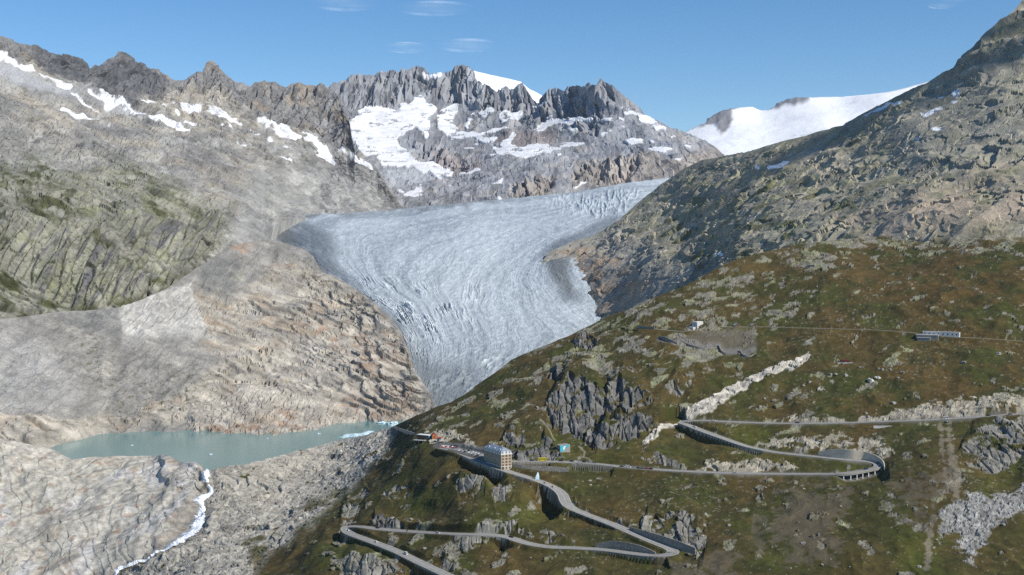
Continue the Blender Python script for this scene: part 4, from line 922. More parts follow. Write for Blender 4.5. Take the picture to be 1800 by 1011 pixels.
# ---- lake
def simple_mat(name, col, rough=.8, spec=.3, metal=0., noise=None, bump=0., amount=.2):
    m = bpy.data.materials.new(name); m.use_nodes = True
    n = m.node_tree.nodes; l = m.node_tree.links
    b = n["Principled BSDF"]
    b.inputs["Base Color"].default_value = (*col, 1); b.inputs["Roughness"].default_value = rough
    b.inputs["Specular IOR Level"].default_value = spec; b.inputs["Metallic"].default_value = metal
    if noise:
        tc = n.new("ShaderNodeTexCoord"); nz = n.new("ShaderNodeTexNoise")
        nz.inputs["Scale"].default_value = noise; nz.inputs["Detail"].default_value = 4
        l.new(tc.outputs["Object"], nz.inputs["Vector"])
        mp = n.new("ShaderNodeMapRange"); mp.inputs[1].default_value = .3; mp.inputs[2].default_value = .7
        mp.inputs[3].default_value = 1 - amount; mp.inputs[4].default_value = 1 + amount
        l.new(nz.outputs[0], mp.inputs[0])
        mx = n.new("ShaderNodeMix"); mx.data_type = 'RGBA'; mx.blend_type = 'MULTIPLY'; mx.inputs[0].default_value = 1
        mx.inputs[6].default_value = (*col, 1); l.new(mp.outputs[0], mx.inputs[7]); l.new(mx.outputs[2], b.inputs["Base Color"])
        if bump:
            bp = n.new("ShaderNodeBump"); bp.inputs["Strength"].default_value = bump; bp.inputs["Distance"].default_value = .3
            l.new(nz.outputs[0], bp.inputs["Height"]); l.new(bp.outputs[0], b.inputs["Normal"])
    return m
def mesh_obj(name, verts, faces, mat, parent=None, smooth_=False):
    me = bpy.data.meshes.new(name)
    me.from_pydata([tuple(map(float, v)) for v in verts], [], [tuple(f) for f in faces])
    if smooth_:
        for f in me.polygons: f.use_smooth = True
    me.materials.append(mat)
    o = bpy.data.objects.new(name, me); COL.objects.link(o)
    if parent is not None: o.parent = parent
    return o
M_lake = simple_mat("lake_water", (.125, .26, .25), .14, .5, noise=.25, bump=.04, amount=.05)
cr = S8.P[S8.nf + S8.n - 1]                       # the near shore: the crest of the rock sill
crx = np.linspace(-700, -120, 90); cry = np.interp(crx, cr[:, 0], cr[:, 1]) - 3
V = []
for t in np.linspace(0, 1, 10): V += [(x * (1 + .25 * t), y + (2080 - y) * t, LAKE_Z) for x, y in zip(crx, cry)]
lake = mesh_obj("lake_water", V, [(i * 90 + j, i * 90 + j + 1, (i + 1) * 90 + j + 1, (i + 1) * 90 + j) for i in range(9) for j in range(89)], M_lake)
lake["kind"] = "structure"
# valley floor under everything, out to the horizon
M_val = simple_mat("valley_ground", (.06, .06, .03), .95, .1, noise=.002)
vf = mesh_obj("valley_ground", [(-30000, -8000, -60), (30000, -8000, -60), (30000, 45000, -60), (-30000, 45000, -60)], [(0, 1, 2, 3)], M_val)
vf["kind"] = "structure"

# ---- road surfaces
M_road = simple_mat("asphalt", (.27, .26, .235), .9, .2, noise=.25, amount=.15)
M_track = simple_mat("gravel_track", (.24, .215, .16), .95, .1, noise=.5, amount=.2)
M_line = simple_mat("road_paint", (.6, .6, .56), .7, .2)
M_stone = simple_mat("wall_stone", (.25, .235, .205), .95, .15, noise=.8, bump=.9, amount=.45)
M_conc = simple_mat("wall_concrete", (.33, .31, .275), .9, .2, noise=.12, bump=.15, amount=.15)
def ribbon(name, c, n, l0, l1, dz, mat, parent=None, thick=0.0):
    a = np.c_[c[:, :2] + n * np.asarray(l0).reshape(-1, 1), c[:, 2] + dz]; b = np.c_[c[:, :2] + n * np.asarray(l1).reshape(-1, 1), c[:, 2] + dz]
    k = len(c)
    V = np.vstack([a, b]); Fc = [(i, k + i, k + i + 1, i + 1) for i in range(k - 1)]
    if thick:
        V = np.vstack([V, V - np.array((0, 0, thick))])
        Fc += [(i, i + 1, 2 * k + i + 1, 2 * k + i) for i in range(k - 1)] + [(k + i + 1, k + i, 3 * k + i, 3 * k + i + 1) for i in range(k - 1)] + [(2 * k + i, 2 * k + i + 1, 3 * k + i + 1, 3 * k + i) for i in range(k - 1)]
        Fc += [(0, 2 * k, 3 * k, k), (k - 1, 2 * k - 1, 4 * k - 1, 3 * k - 1)]
    return mesh_obj(name, V, Fc, mat, parent)
def build_road(name, r, mat, marks=True):
    o = ribbon(name, r.c, r.n, -r.hw + .3, r.hw - .3, 0, mat, thick=.5)
    o["kind"] = "structure"
    if marks:
        for nm, w0, w1 in (("edge_line", -r.hw + .55, -r.hw + .75), ("edge_line", r.hw - .75, r.hw - .55), ("centre_line", -.12 + 0 * r.hw, .12 + 0 * r.hw)):
            ribbon(nm, r.c, r.n, w0, w1, .02, M_line, o)
    return o
build_road("lower_pass_road", ra, M_road); build_road("upper_pass_road", rb, M_road); build_road("gravel_track", rc, M_track, False)
def tag(o, label, cat, group=None):
    o["label"] = label; o["category"] = cat
    if group: o["group"] = group
    return o
def road_wall(r, m, side, prof, kind, label):
    i = r.run(m); c, n = r.c[i], r.n[i] * side
    t = np.linspace(0, 1, len(i)); hh = np.interp(t, np.linspace(0, 1, len(prof)), prof) + 2.5
    k = len(i)
    rows = []
    for off, dz in ((r.hw[0] - .3, .25), (r.hw[0] + .15, .25), (r.hw[0] + .25 + .06 * hh, -hh), (r.hw[0] - .35, -hh)):
        rows.append(np.c_[c[:, :2] + n * np.asarray(off).reshape(-1, 1), c[:, 2] + dz])
    V = np.vstack(rows)
    Fc = []
    for a in range(4):
        b = (a + 1) % 4
        Fc += [(a * k + q, a * k + q + 1, b * k + q + 1, b * k + q) for q in range(k - 1)]
    Fc += [(0, k, 2 * k, 3 * k), (k - 1, 4 * k - 1, 3 * k - 1, 2 * k - 1)]
    return tag(mesh_obj("retaining_wall", V, Fc, M_stone if kind == 'stone' else M_conc), label, "wall", "retaining walls of the pass road")
for w in WALLS: road_wall(*w)

# ================================================================== THINGS
def empty(name, loc, rz=0.0):
    o = bpy.data.objects.new(name, None); o.empty_display_size = 1
    o.location = tuple(map(float, loc)); o.rotation_euler = (0, 0, rz); COL.objects.link(o)
    return o
class MB:
    def __init__(s): s.v = []; s.f = []
    def box(s, x0, x1, y0, y1, z0, z1, tx=0., ty=0.):
        b = len(s.v)
        s.v += [(x0, y0, z0), (x1, y0, z0), (x1, y1, z0), (x0, y1, z0), (x0 + tx, y0 + ty, z1), (x1 - tx, y0 + ty, z1), (x1 - tx, y1 - ty, z1), (x0 + tx, y1 - ty, z1)]
        s.f += [(b, b + 3, b + 2, b + 1), (b + 4, b + 5, b + 6, b + 7), (b, b + 1, b + 5, b + 4), (b + 1, b + 2, b + 6, b + 5), (b + 2, b + 3, b + 7, b + 6), (b + 3, b, b + 4, b + 7)]
        return s
    def prism(s, poly, y0, y1):
        """poly in x,z extruded along y"""
        b = len(s.v); n = len(poly)
        s.v += [(x, y0, z) for x, z in poly] + [(x, y1, z) for x, z in poly]
        s.f += [tuple(range(b, b + n)), tuple(range(b + 2 * n - 1, b + n - 1, -1))]
        s.f += [(b + i, b + n + i, b + n + (i + 1) % n, b + (i + 1) % n) for i in range(n)]
        return s
    def cyl(s, x, y, z0, z1, r, r1=None, n=10):
        r1 = r if r1 is None else r1
        b = len(s.v)
        for zz, rr in ((z0, r), (z1, r1)):
            s.v += [(x + rr * math.cos(6.2832 * i / n), y + rr * math.sin(6.2832 * i / n), zz) for i in range(n)]
        s.f += [(b + i, b + (i + 1) % n, b + n + (i + 1) % n, b + n + i) for i in range(n)]
        s.f += [tuple(range(b + n - 1, b - 1, -1)), tuple(range(b + n, b + 2 * n))]
        return s
    def wheel(s, x, y, z, r, w, n=12):
        b = len(s.v)
        for yy in (y - w / 2, y + w / 2):
            s.v += [(x + r * math.cos(6.2832 * i / n), yy, z + r * math.sin(6.2832 * i / n)) for i in range(n)]
        s.f += [(b + i, b + n + i, b + n + (i + 1) % n, b + (i + 1) % n) for i in range(n)]
        s.f += [tuple(range(b, b + n)), tuple(range(b + 2 * n - 1, b + n - 1, -1))]
        return s
    def mesh(s, name, mat):
        me = bpy.data.meshes.new(name); me.from_pydata(s.v, [], s.f); me.materials.append(mat); return me
    def obj(s, name, mat, parent=None):
        o = bpy.data.objects.new(name, s.mesh(name, mat)); COL.objects.link(o)
        if parent is not None: o.parent = parent
        return o
def put(me, name, parent, loc=(0, 0, 0), rz=0.):
    o = bpy.data.objects.new(name, me); COL.objects.link(o); o.parent = parent; o.location = loc; o.rotation_euler = (0, 0, rz)
    return o

M_cream = simple_mat("cream_render", (.42, .36, .27), .85, .2, noise=.4, amount=.12)
M_white = simple_mat("white_paint", (.74, .73, .70), .7, .3, noise=.5, amount=.08)
M_zinc = simple_mat("zinc_roof", (.33, .38, .44), .45, .5, .3, noise=.3, amount=.12)
M_glass = simple_mat("window_glass", (.02, .024, .03), .12, .6)
M_frame = simple_mat("brown_shutter", (.28, .15, .08), .7, .3)
M_door = simple_mat("dark_wood", (.07, .045, .03), .7, .3)
M_turq = simple_mat("turquoise_paint", (.05, .42, .52), .65, .3, noise=.35, amount=.45)
M_lightblue = simple_mat("pale_blue_paint", (.42, .62, .70), .6, .3, noise=.5, amount=.15)
M_redp = simple_mat("red_paint", (.42, .06, .035), .65, .3, noise=.6, amount=.15)
M_orange = simple_mat("orange_wood", (.48, .15, .06), .8, .2, noise=.6, amount=.2)
M_greyb = simple_mat("grey_render", (.30, .285, .25), .9, .2, noise=.4, amount=.15)
M_roofg = simple_mat("grey_flat_roof", (.42, .41, .38), .9, .2, noise=.4, amount=.12)
M_bunk = simple_mat("white_concrete", (.47, .46, .42), .85, .2, noise=.3, amount=.12)
M_tile = simple_mat("dark_red_roof", (.13, .028, .022), .8, .2, noise=.8, amount=.2)
M_metal = simple_mat("railing_metal", (.55, .55, .53), .5, .5, .4)

YAW = R(61)          # buildings stand with their long side turned away from the viewer, short end to the right
# local x runs along the long side away from the near corner, local y towards the right-hand back
def site(px, py, base=False): return S8.point(px, py, base)[0]
def frame_at(name, px, py, z=None, yaw=YAW, base=False, dz=0.):
    q = site(px, py, base)
    if z is not None: q = np.array([q[0], q[1], z])
    # x axis of the thing: to the left and away
    return empty(name, q + np.array((0, 0, dz)), math.pi - yaw)
def flip(mb):       # local y is given towards the right-hand back; mirror so that it is right-handed
    return mb

# ---- hotel: near corner stands at the road
hp = site(881, 826, True)
hotel = empty("hotel", (hp[0], hp[1], hp[2] - .4), math.pi - YAW)
tag(hotel, "tall cream stone hotel with a pale mansard roof standing at the road bend", "hotel")
# in this frame +x = left and back; -y = right and back  (end wall faces -x ... the lit end is the plane x = 0)
HL, HW, HH = 35.5, 11.5, 14.6
MB().box(0, HL, -HW, 0, -9, HH).obj("wall", M_cream, hotel)
MB().box(-.35, HL + .35, -HW - .35, .35, HH, HH + .5).obj("cornice", M_white, hotel)
MB().box(-.12, HL + .12, -HW - .12, .12, 3.1, 3.4).obj("string_course", M_white, hotel)
mans = MB().box(-.1, HL + .1, -HW - .1, .1, HH + .5, HH + 3.4, .7, .7).obj("mansard", simple_mat("mansard_slate", (.52, .52, .50), .6, .3, noise=.6, amount=.15), hotel)
roof = MB()
b0 = HH + 3.4
x0, x1, y0, y1 = .5, HL - .5, -HW + .5, -.5
roof.v += [(x0, y0, b0), (x1, y0, b0), (x1, y1, b0), (x0, y1, b0), (x0 + 5, -HW / 2 - .6, b0 + 2.8), (x1 - 5, -HW / 2 - .6, b0 + 2.8), (x1 - 5, -HW / 2 + .6, b0 + 2.8), (x0 + 5, -HW / 2 + .6, b0 + 2.8)]
roof.f += [(0, 1, 5, 4), (1, 2, 6, 5), (2, 3, 7, 6), (3, 0, 4, 7), (4, 5, 6, 7)]
rf = roof.obj("roof", M_zinc, hotel)
for cx_ in (9, 27): MB().box(cx_ - .6, cx_ + .6, -HW / 2 - .5, -HW / 2 + .5, b0 + 1.5, b0 + 4.2).obj("chimney", M_greyb, rf)
WIN = MB().box(-.55, .55, -.05, .05, -.85, .85).mesh("window", M_glass)
def ring(x0, x1, z0, z1, t, y0, y1):
    m = MB(); q = [(x0 - t, z0 - t), (x1 + t, z0 - t), (x1 + t, z1 + t), (x0 - t, z1 + t)]; r = [(x0, z0), (x1, z0), (x1, z1), (x0, z1)]
    m.v = [(x, y0, z) for x, z in q + r] + [(x, y1, z) for x, z in q + r]
    for i in range(4):
        j = (i + 1) % 4
        m.f += [(i, j, 4 + j, 4 + i), (8 + j, 8 + i, 12 + i, 12 + j), (i, 8 + i, 8 + j, j), (4 + i, 4 + j, 12 + j, 12 + i)]
    return m
WFR = ring(-.55, .55, -.85, .85, .16, -.1, .07).mesh("frame", M_cream)
WSH = MB().box(-.3, .3, -.05, .05, -.9, .9).mesh("shutter", M_frame)
def add_window(parent, loc, rz, shut=False):
    w = put(WIN, "window", parent, loc, rz); put(WFR, "frame", w)
    if shut: put(WSH, "shutter", w, (-1.03, 0, 0)); put(WSH, "shutter", w, (1.03, 0, 0))
for r_ in range(5):
    z = 1.9 + r_ * 2.85
    for k in range(3):
        if r_ == 0 and k == 0: continue
        add_window(hotel, (-.06, -1.9 - k * 3.8, z), -math.pi / 2, r_ > 0)
    for k in range(11):
        add_window(hotel, (1.9 + k * 3.18, .06, z), math.pi, False)
dr = MB().box(-1.1, 1.1, -.1, .1, 0, 2.6).obj("door", M_door, hotel); dr.location = (-.05, -1.9, .4); dr.rotation_euler = (0, 0, -math.pi / 2)
DORM = MB().box(-.8, .8, -.3, 1.2, 0, 2.0).mesh("dormer", M_white)
DROOF = MB().prism([(-.95, 2.0), (.95, 2.0), (0, 2.7)], -.45, 1.3).mesh("roof", M_zinc)
DGL = MB().box(-.45, .45, -.36, -.28, .4, 1.7).mesh("window", M_glass)
for k in range(3):
    d = put(DORM, "dormer", hotel, (.15, -1.9 - k * 3.8, HH + .7), -math.pi / 2); put(DGL, "window", d); put(DROOF, "roof", d)
for k in range(6):
    d = put(DORM, "dormer", hotel, (3.2 + k * 5.8, -.2, HH + .7), math.pi); put(DGL, "window", d); put(DROOF, "roof", d)
for k in range(3):
    d = put(DORM, "roof_dormer", hotel, (5.5 + k * 11, -1.7, HH + 3.2), math.pi); d.scale = (.8, .8, .8); put(DGL, "window", d); put(DROOF, "roof", d)

def block(name, px, py, L, W, H, label, cat, wall=M_greyb, roofm=M_roofg, yaw=YAW, dz=-.3, roof="flat", wins_end=0, wins_side=0, deep=3., group=None):
    q = site(px, py)
    e = empty(name, (q[0], q[1], q[2] + dz), math.pi - yaw)
    tag(e, label, cat, group)
    MB().box(0, L, -W, 0, -deep, H).obj("wall", wall, e)
    if roof == "flat":
        MB().box(-.3, L + .3, -W - .3, .3, H, H + .35).obj("roof", roofm, e)
    else:
        m = MB(); m.v += [(-.4, -W - .4, H), (L + .4, -W - .4, H), (L + .4, .4, H), (-.4, .4, H), (-.4, -W / 2, H + W * .45), (L + .4, -W / 2, H + W * .45)]
        m.f += [(0, 1, 5, 4), (3, 4, 5, 2), (0, 4, 3), (1, 2, 5), (0, 3, 2, 1)]
        m.obj("roof", roofm, e)
    for k in range(wins_end): add_window(e, (-.06, -W * (k + .5) / wins_end, H * .58), -math.pi / 2)
    for k in range(wins_side): add_window(e, (L * (k + .5) / wins_side, .06, H * .58), math.pi)
    return e
# ---- long army buildings on the track at right
b1 = block("barracks", 1686, 592, 40, 5.5, 5.6, "long white flat-roofed building at the back of the pair beside the track", "building", M_white, M_bunk, yaw=R(30), wins_end=1, wins_side=8)
b2 = block("barracks", 1649, 598, 24, 11.5, 6.4, "grey flat-roofed block in front of the long white building on the track", "building", M_greyb, M_roofg, yaw=R(24), wins_end=3, wins_side=0)
b3 = block("barracks_annex", 1635, 599.5, 14, 4.2, 3.6, "low grey annex at the foot of the grey block on the track", "building", M_greyb, M_roofg, yaw=R(24))
# ---- fort on its terrace
q = site(1226, 577)
fort = empty("fort_building", (q[0], q[1], q[2] - .6), math.pi - R(40)); tag(fort, "white concrete fort with sloping walls on the terrace above the glacier", "fort")
MB().box(0, 10, -17, 0, -4, 8.6, 1.8, 1.8).obj("wall", M_bunk, fort)
MB().box(1.7, 8.3, -15.3, -1.7, 8.6, 9.1).obj("roof", M_white, fort)
MB().box(2, 9, 0.1, 6.5, -4, 3.2, .3, .3).obj("side_wing", M_bunk, fort)
MB().box(-.2, 3, -21, -17.2, -3, 4.2, .2, .2).obj("entrance_block", M_white, fort)
MB().box(-.35, -.15, -20, -18.4, 0, 2.4).obj("door", M_door, fort)
for k in range(3):
    s_ = MB().box(-.4, .4, -.1, .1, -.5, .5).obj("embrasure", M_glass, fort); s_.location = (.62, -4 - 3.2 * k, 3.6); s_.rotation_euler = (0, 0, -math.pi / 2)
for k in range(2):
    s_ = MB().box(-1.6, 1.6, -.08, .08, -1.6, 1.6).obj("shutter_panel", M_zinc, fort); s_.location = (2.6 + 4 * k, -.75, 4.6); s_.rotation_euler = (R(10), 0, 0)
for px, py, lab in ((1294, 572, "small dark gabled hut nearest the white fort"), (1324, 572, "small dark gabled hut farther right from the white fort")):
    q = site(px, py); e = empty("gabled_hut", (q[0], q[1], q[2] - .3), R(12)); tag(e, lab, "hut", "gabled huts beside the fort")
    MB().prism([(-3, -2), (3, -2), (3, 1.6), (0, 3.9), (-3, 1.6)], -2.5, 4).obj("wall", M_door, e)
    MB().prism([(0, 4.0), (3.5, 1.35), (3.5, 1.65), (0, 4.3), (-3.5, 1.65), (-3.5, 1.35)], -2.9, 4.3).obj("roof", M_roofg, e)
    MB().box(-.6, .6, -2.6, -2.5, -.2, 1.7).obj("door", M_frame, e)
# ---- ruin and sheds
block("ruined_hut", 1432, 470, 9, 5, 2.6, "little stone hut high on the slope above the track", "hut", M_greyb, M_cream, yaw=R(35), wins_end=1)
q = site(1485, 634)
e = empty("shed", (q[0], q[1], q[2] - .2), R(-6)); tag(e, "low shed with dark red roof alone in the grass", "shed")
MB().box(-4.5, 4.5, -2, 3, -2, 1.3).obj("wall", M_door, e)
MB().prism([(-5, 1.2), (5, 1.2), (3.8, 3.0), (-3.8, 3.0)], -2.5, 3.4).obj("roof", M_tile, e)
MB().box(-8.5, 8.5, -4.5, -2.3, -2, .25).obj("stone_base", M_roofg, e)
q = site(1555, 751)
e = mesh_obj("low_wall", [(-11, 0, -1), (11, 0, -1), (11, 1, -1), (-11, 1, -1), (-11, 0, 1.6), (11, 0, 1.6), (11, 1, 1.6), (-11, 1, 1.6)], [(0, 3, 2, 1), (4, 5, 6, 7), (0, 1, 5, 4), (1, 2, 6, 5), (2, 3, 7, 6), (3, 0, 4, 7)], M_bunk)
e.location = q; tag(e, "short pale concrete wall standing alone below the top road", "wall")

# ---- painted bunker
q = site(984.5, 791)
e = empty("painted_bunker", (q[0], q[1], q[2] - .2), 0); tag(e, "bunker in the slope with a bright turquoise painted front", "bunker")
MB().prism([(0, -3), (11, -3), (11, 7.2), (0, 6.6)], .0, 9).obj("wall", M_greyb, e)
mu = MB(); mu.v += [(.15, -.05, -.6), (8.6, -.05, 4.6), (9.9, -.05, 7.0), (.15, -.05, 6.5), (.15, .04, -.6), (8.6, .04, 4.6), (9.9, .04, 7.0), (.15, .04, 6.5)]
mu.f += [(0, 1, 2, 3), (7, 6, 5, 4), (0, 4, 5, 1), (1, 5, 6, 2), (2, 6, 7, 3), (3, 7, 4, 0)]
mu.obj("mural", M_turq, e)
MB().prism([(3.4, 1.8), (5.2, 3.0), (6.2, 5.6), (4.8, 6.1), (3.1, 4.6)], -.09, -.055).obj("painted_figure", M_white, e)
e.rotation_euler = (0, 0, R(22))
q = site(944, 841)
e = empty("painted_stele", (q[0], q[1], q[2] - .2), R(20)); tag(e, "small pointed turquoise and white stele beside the hotel road", "stele")
MB().prism([(-2.4, -1), (1.9, -1), (2.1, 3.2), (1.2, 7.4), (.1, 7.0), (-1.6, 2.8)], -.5, .5).obj("slab", M_lightblue, e)
MB().prism([(-.2, 2.8), (1.6, 2.2), (1.5, 5.0), (.9, 6.8), (.2, 6.4)], -.56, -.5).obj("painted_figure", M_white, e)

# ---- kiosk and terrace by the ice grotto
q = site(753, 773)
KZ = q[2]
k1 = empty("kiosk_building", (q[0], q[1], KZ), math.pi - R(33)); tag(k1, "dark flat-roofed kiosk with turquoise end wall at the ice grotto", "kiosk")
MB().box(0, 15, -6, 0, -5, 4.6).obj("wall", M_door, k1)
MB().box(-.5, 15.6, -6.6, .6, 4.6, 5.0).obj("roof", M_white, k1)
MB().box(-.12, -.02, -5.9, -.1, .3, 4.5).obj("painted_panel", M_turq, k1)
for k in range(4): add_window(k1, (2 + 3.6 * k, .06, 2.4), math.pi)
tr = empty("terrace_platform", (q[0], q[1], KZ), math.pi - R(26)); tag(tr, "railed terrace on pillars in front of the kiosk", "terrace")
MB().box(2, 16, .9, 6.0, -.5, -.1).obj("deck", M_roofg, tr)
MB().box(2, 16, 5.8, 6.0, .75, .95).obj("railing", M_metal, tr); MB().box(2, 2.2, .9, 5.78, .75, .95).obj("railing", M_metal, tr)
for k in range(6): MB().box(2.2 + 2.7 * k, 2.35 + 2.7 * k, 5.82, 5.97, -.1, .75).obj("railing_post", M_metal, tr)
for k in range(3): MB().cyl(4 + 5 * k, 5.2, -8, -.5, .3).obj("pillar", M_conc, tr)
q = site(763, 770)
e = empty("orange_hut", (q[0], q[1], q[2]), R(14)); tag(e, "orange wooden hut with red gable beside the kiosk", "hut")
MB().prism([(-2.3, -2), (2.3, -2), (2.3, 3.4), (0, 5.6), (-2.3, 3.4)], -1.5, 3.5).obj("wall", M_orange, e)
MB().prism([(0, 5.7), (2.7, 3.1), (2.7, 3.4), (0, 6.0), (-2.7, 3.4), (-2.7, 3.1)], -1.9, 3.9).obj("roof", M_redp, e)
MB().box(-.6, .6, -1.56, -1.5, 0, 2.1).obj("door", M_door, e)
q = site(775, 772)
e = block("souvenir_stall", 775, 773, 5, 4, 2.6, "pinkish stall with red goods to the right of the orange hut", "stall", simple_mat("pink_render", (.5, .34, .28), .8, .2), M_redp, yaw=R(25))
q = site(776, 777)
e = empty("awning", (q[0], q[1], q[2]), R(5)); tag(e, "pale blue awning stretched beside the parking area", "awning")
MB().prism([(-2.4, 2.2), (2.4, 2.2), (2.4, 2.32), (-2.4, 2.32)], -1.2, 1.2).obj("cloth", M_lightblue, e)
for sx in (-2.2, 2.2):
    for sy in (-1., 1.): MB().cyl(sx, sy, -.5, 2.2, .06, n=6).obj("pole", M_metal, e)
q = site(783, 784)
e = empty("market_stand", (q[0], q[1], q[2]), R(-4)); tag(e, "long white-roofed stand at the edge of the parking area", "stand")
MB().prism([(-4.5, 2.3), (4.5, 2.3), (4.5, 2.5), (-4.5, 2.5)], -1, 1).obj("roof", M_white, e)
MB().box(-4.3, 4.3, -.8, .8, 0, .9).obj("counter", M_redp, e)
for k in range(4): MB().cyl(-4.2 + 2.8 * k, -.85, -.4, 2.3, .06, n=6).obj("post", M_metal, e)
PAR = {}
for i in range(7):
    X, Y = 775 + i * 4.1, 787.2 + i * .35
    q = site(X, Y)
    e = empty("parasol", (q[0], q[1], q[2]), .3 * i)
    tag(e, ["leftmost red parasol in the row on the parking area", "white parasol second from the left in the row", "red parasol third from the left in the row", "white parasol in the middle of the row", "red parasol third from the right in the row", "white parasol second from the right in the row", "rightmost red parasol in the row on the parking area"][i], "parasol", "row of parasols on the parking area")
    if i < 2:
        m = MB(); m.cyl(0, 0, 2.0, 2.9, 1.35, .08, 8)
        PAR[i] = m.mesh("canopy", M_redp if i == 0 else M_white)
        if i == 0: PAR['p'] = MB().cyl(0, 0, -.3, 2.1, .05, n=6).mesh("pole", M_metal)
    put(PAR[i % 2], "canopy", e); put(PAR['p'], "pole", e)

# ---- viaduct of the hairpin
i = rb.run(via); c, n = rb.c[i], rb.n[i]
vd = empty("viaduct", c[len(c) // 2]); tag(vd, "curved concrete viaduct on slender pillars at the upper right hairpin", "viaduct")
o0 = np.array(vd.location)
cc = c - o0
ribbon("deck", cc, n, -4.6 + 0 * cc[:, 0], 4.6 + 0 * cc[:, 0], -.55, M_conc, vd, thick=.9)
ribbon("parapet", cc, n, 4.1 + 0 * cc[:, 0], 4.5 + 0 * cc[:, 0], .75, M_conc, vd, thick=1.2)
for k in range(1, 9):
    j = int(len(cc) * k / 9.2)
    x, y = cc[j, :2] + n[j] * 3.6
    MB().box(x - .4, x + .4, y - .4, y + .4, cc[j, 2] - 16, cc[j, 2] - 1.45).obj("pillar", M_white, vd)
    x, y = cc[j, :2] - n[j] * 3.6
    MB().box(x - .4, x + .4, y - .4, y + .4, cc[j, 2] - 16, cc[j, 2] - 1.45).obj("pillar", M_white, vd)
# ---- free-standing retaining walls above the roads
def bank_wall(pts, prof, kind, label, thick=.8):
    uv = catmull(pts, 3.0)
    q = S8.point(uv[:, 0], uv[:, 1], True)
    k = len(q); hh = np.interp(np.linspace(0, 1, k), np.linspace(0, 1, len(prof)), prof)
    tg = np.gradient(q[:, :2], axis=0); tg /= np.linalg.norm(tg, axis=1, keepdims=True) + 1e-9
    nn = np.stack([-tg[:, 1], tg[:, 0]], 1)
    V = np.vstack([np.c_[q[:, :2], q[:, 2] - 2.5], np.c_[q[:, :2], q[:, 2] + hh], np.c_[q[:, :2] + nn * thick, q[:, 2] + hh], np.c_[q[:, :2] + nn * thick, q[:, 2] - 2.5]])
    Fc = []
    for a in range(4):
        b = (a + 1) % 4
        Fc += [(a * k + s, a * k + s + 1, b * k + s + 1, b * k + s) for s in range(k - 1)]
    Fc += [(0, k, 2 * k, 3 * k), (k - 1, 4 * k - 1, 3 * k - 1, 2 * k - 1)]
    return tag(mesh_obj("retaining_wall", V, Fc, M_stone if kind == 'stone' else M_conc), label, "wall", "retaining walls of the pass road")
M_tan = simple_mat("tan_concrete", (.56, .49, .38), .9, .2, noise=.15, amount=.15)
w_ = bank_wall([(1438, 799), (1470, 802), (1500, 806), (1522, 807), (1540, 809), (1552, 816), (1554, 824)], [2.5, 6, 7.5, 8, 7, 4.5, 2], 'concrete', 'tall tan concrete wall curving round the inside of the viaduct hairpin')
w_.data.materials[0] = M_tan
bank_wall([(1106, 930), (1130, 940), (1160, 951), (1190, 961), (1222, 970)], [2, 4, 5, 5, 3], 'stone', 'dark stone wall above the road at the right end of the lower hairpin')
bank_wall([(1046, 958), (1080, 961), (1110, 965), (1135, 969), (1152, 973)], [1, 4.5, 5, 4, 1], 'stone', 'dark stone wall between the two legs of the lower right hairpin')
bank_wall([(898, 818), (925, 822), (960, 825), (1000, 828)], [2, 2, 3, 3], 'stone', 'low grey stone wall in the grass between hotel road and upper road')
bank_wall([(1120, 578), (1150, 580)], [4, 3.5], 'stone', 'straight stone wall at the left end of the fort terrace')
bank_wall([(1158, 592), (1172, 600), (1190, 606), (1194, 602)], [1, 4.5, 3.5, 1], 'stone', 'left curved stone wall of the fort terrace')
bank_wall([(1196, 601), (1215, 611), (1235, 615), (1262, 613)], [2, 3, 3, 1.5], 'stone', 'wide curved stone wall in the middle of the fort terrace')
bank_wall([(1262, 611), (1270, 622), (1285, 624)], [4, 2.5, 1], 'stone', 'short curved stone wall right of the middle of the fort terrace')
bank_wall([(1300, 618), (1306, 627), (1320, 628), (1328, 622)], [3, 2.5, 2, 1], 'stone', 'rightmost curved stone wall of the fort terrace')
bank_wall([(690, 752), (705, 756), (720, 761), (735, 766)], [1.6, 1.6, 1.6, 1.8], 'concrete', 'pale path wall running from the kiosk to the ice')
bank_wall([(765, 581), (766, 582)], [.1, .1], 'stone', 'x') if False else None

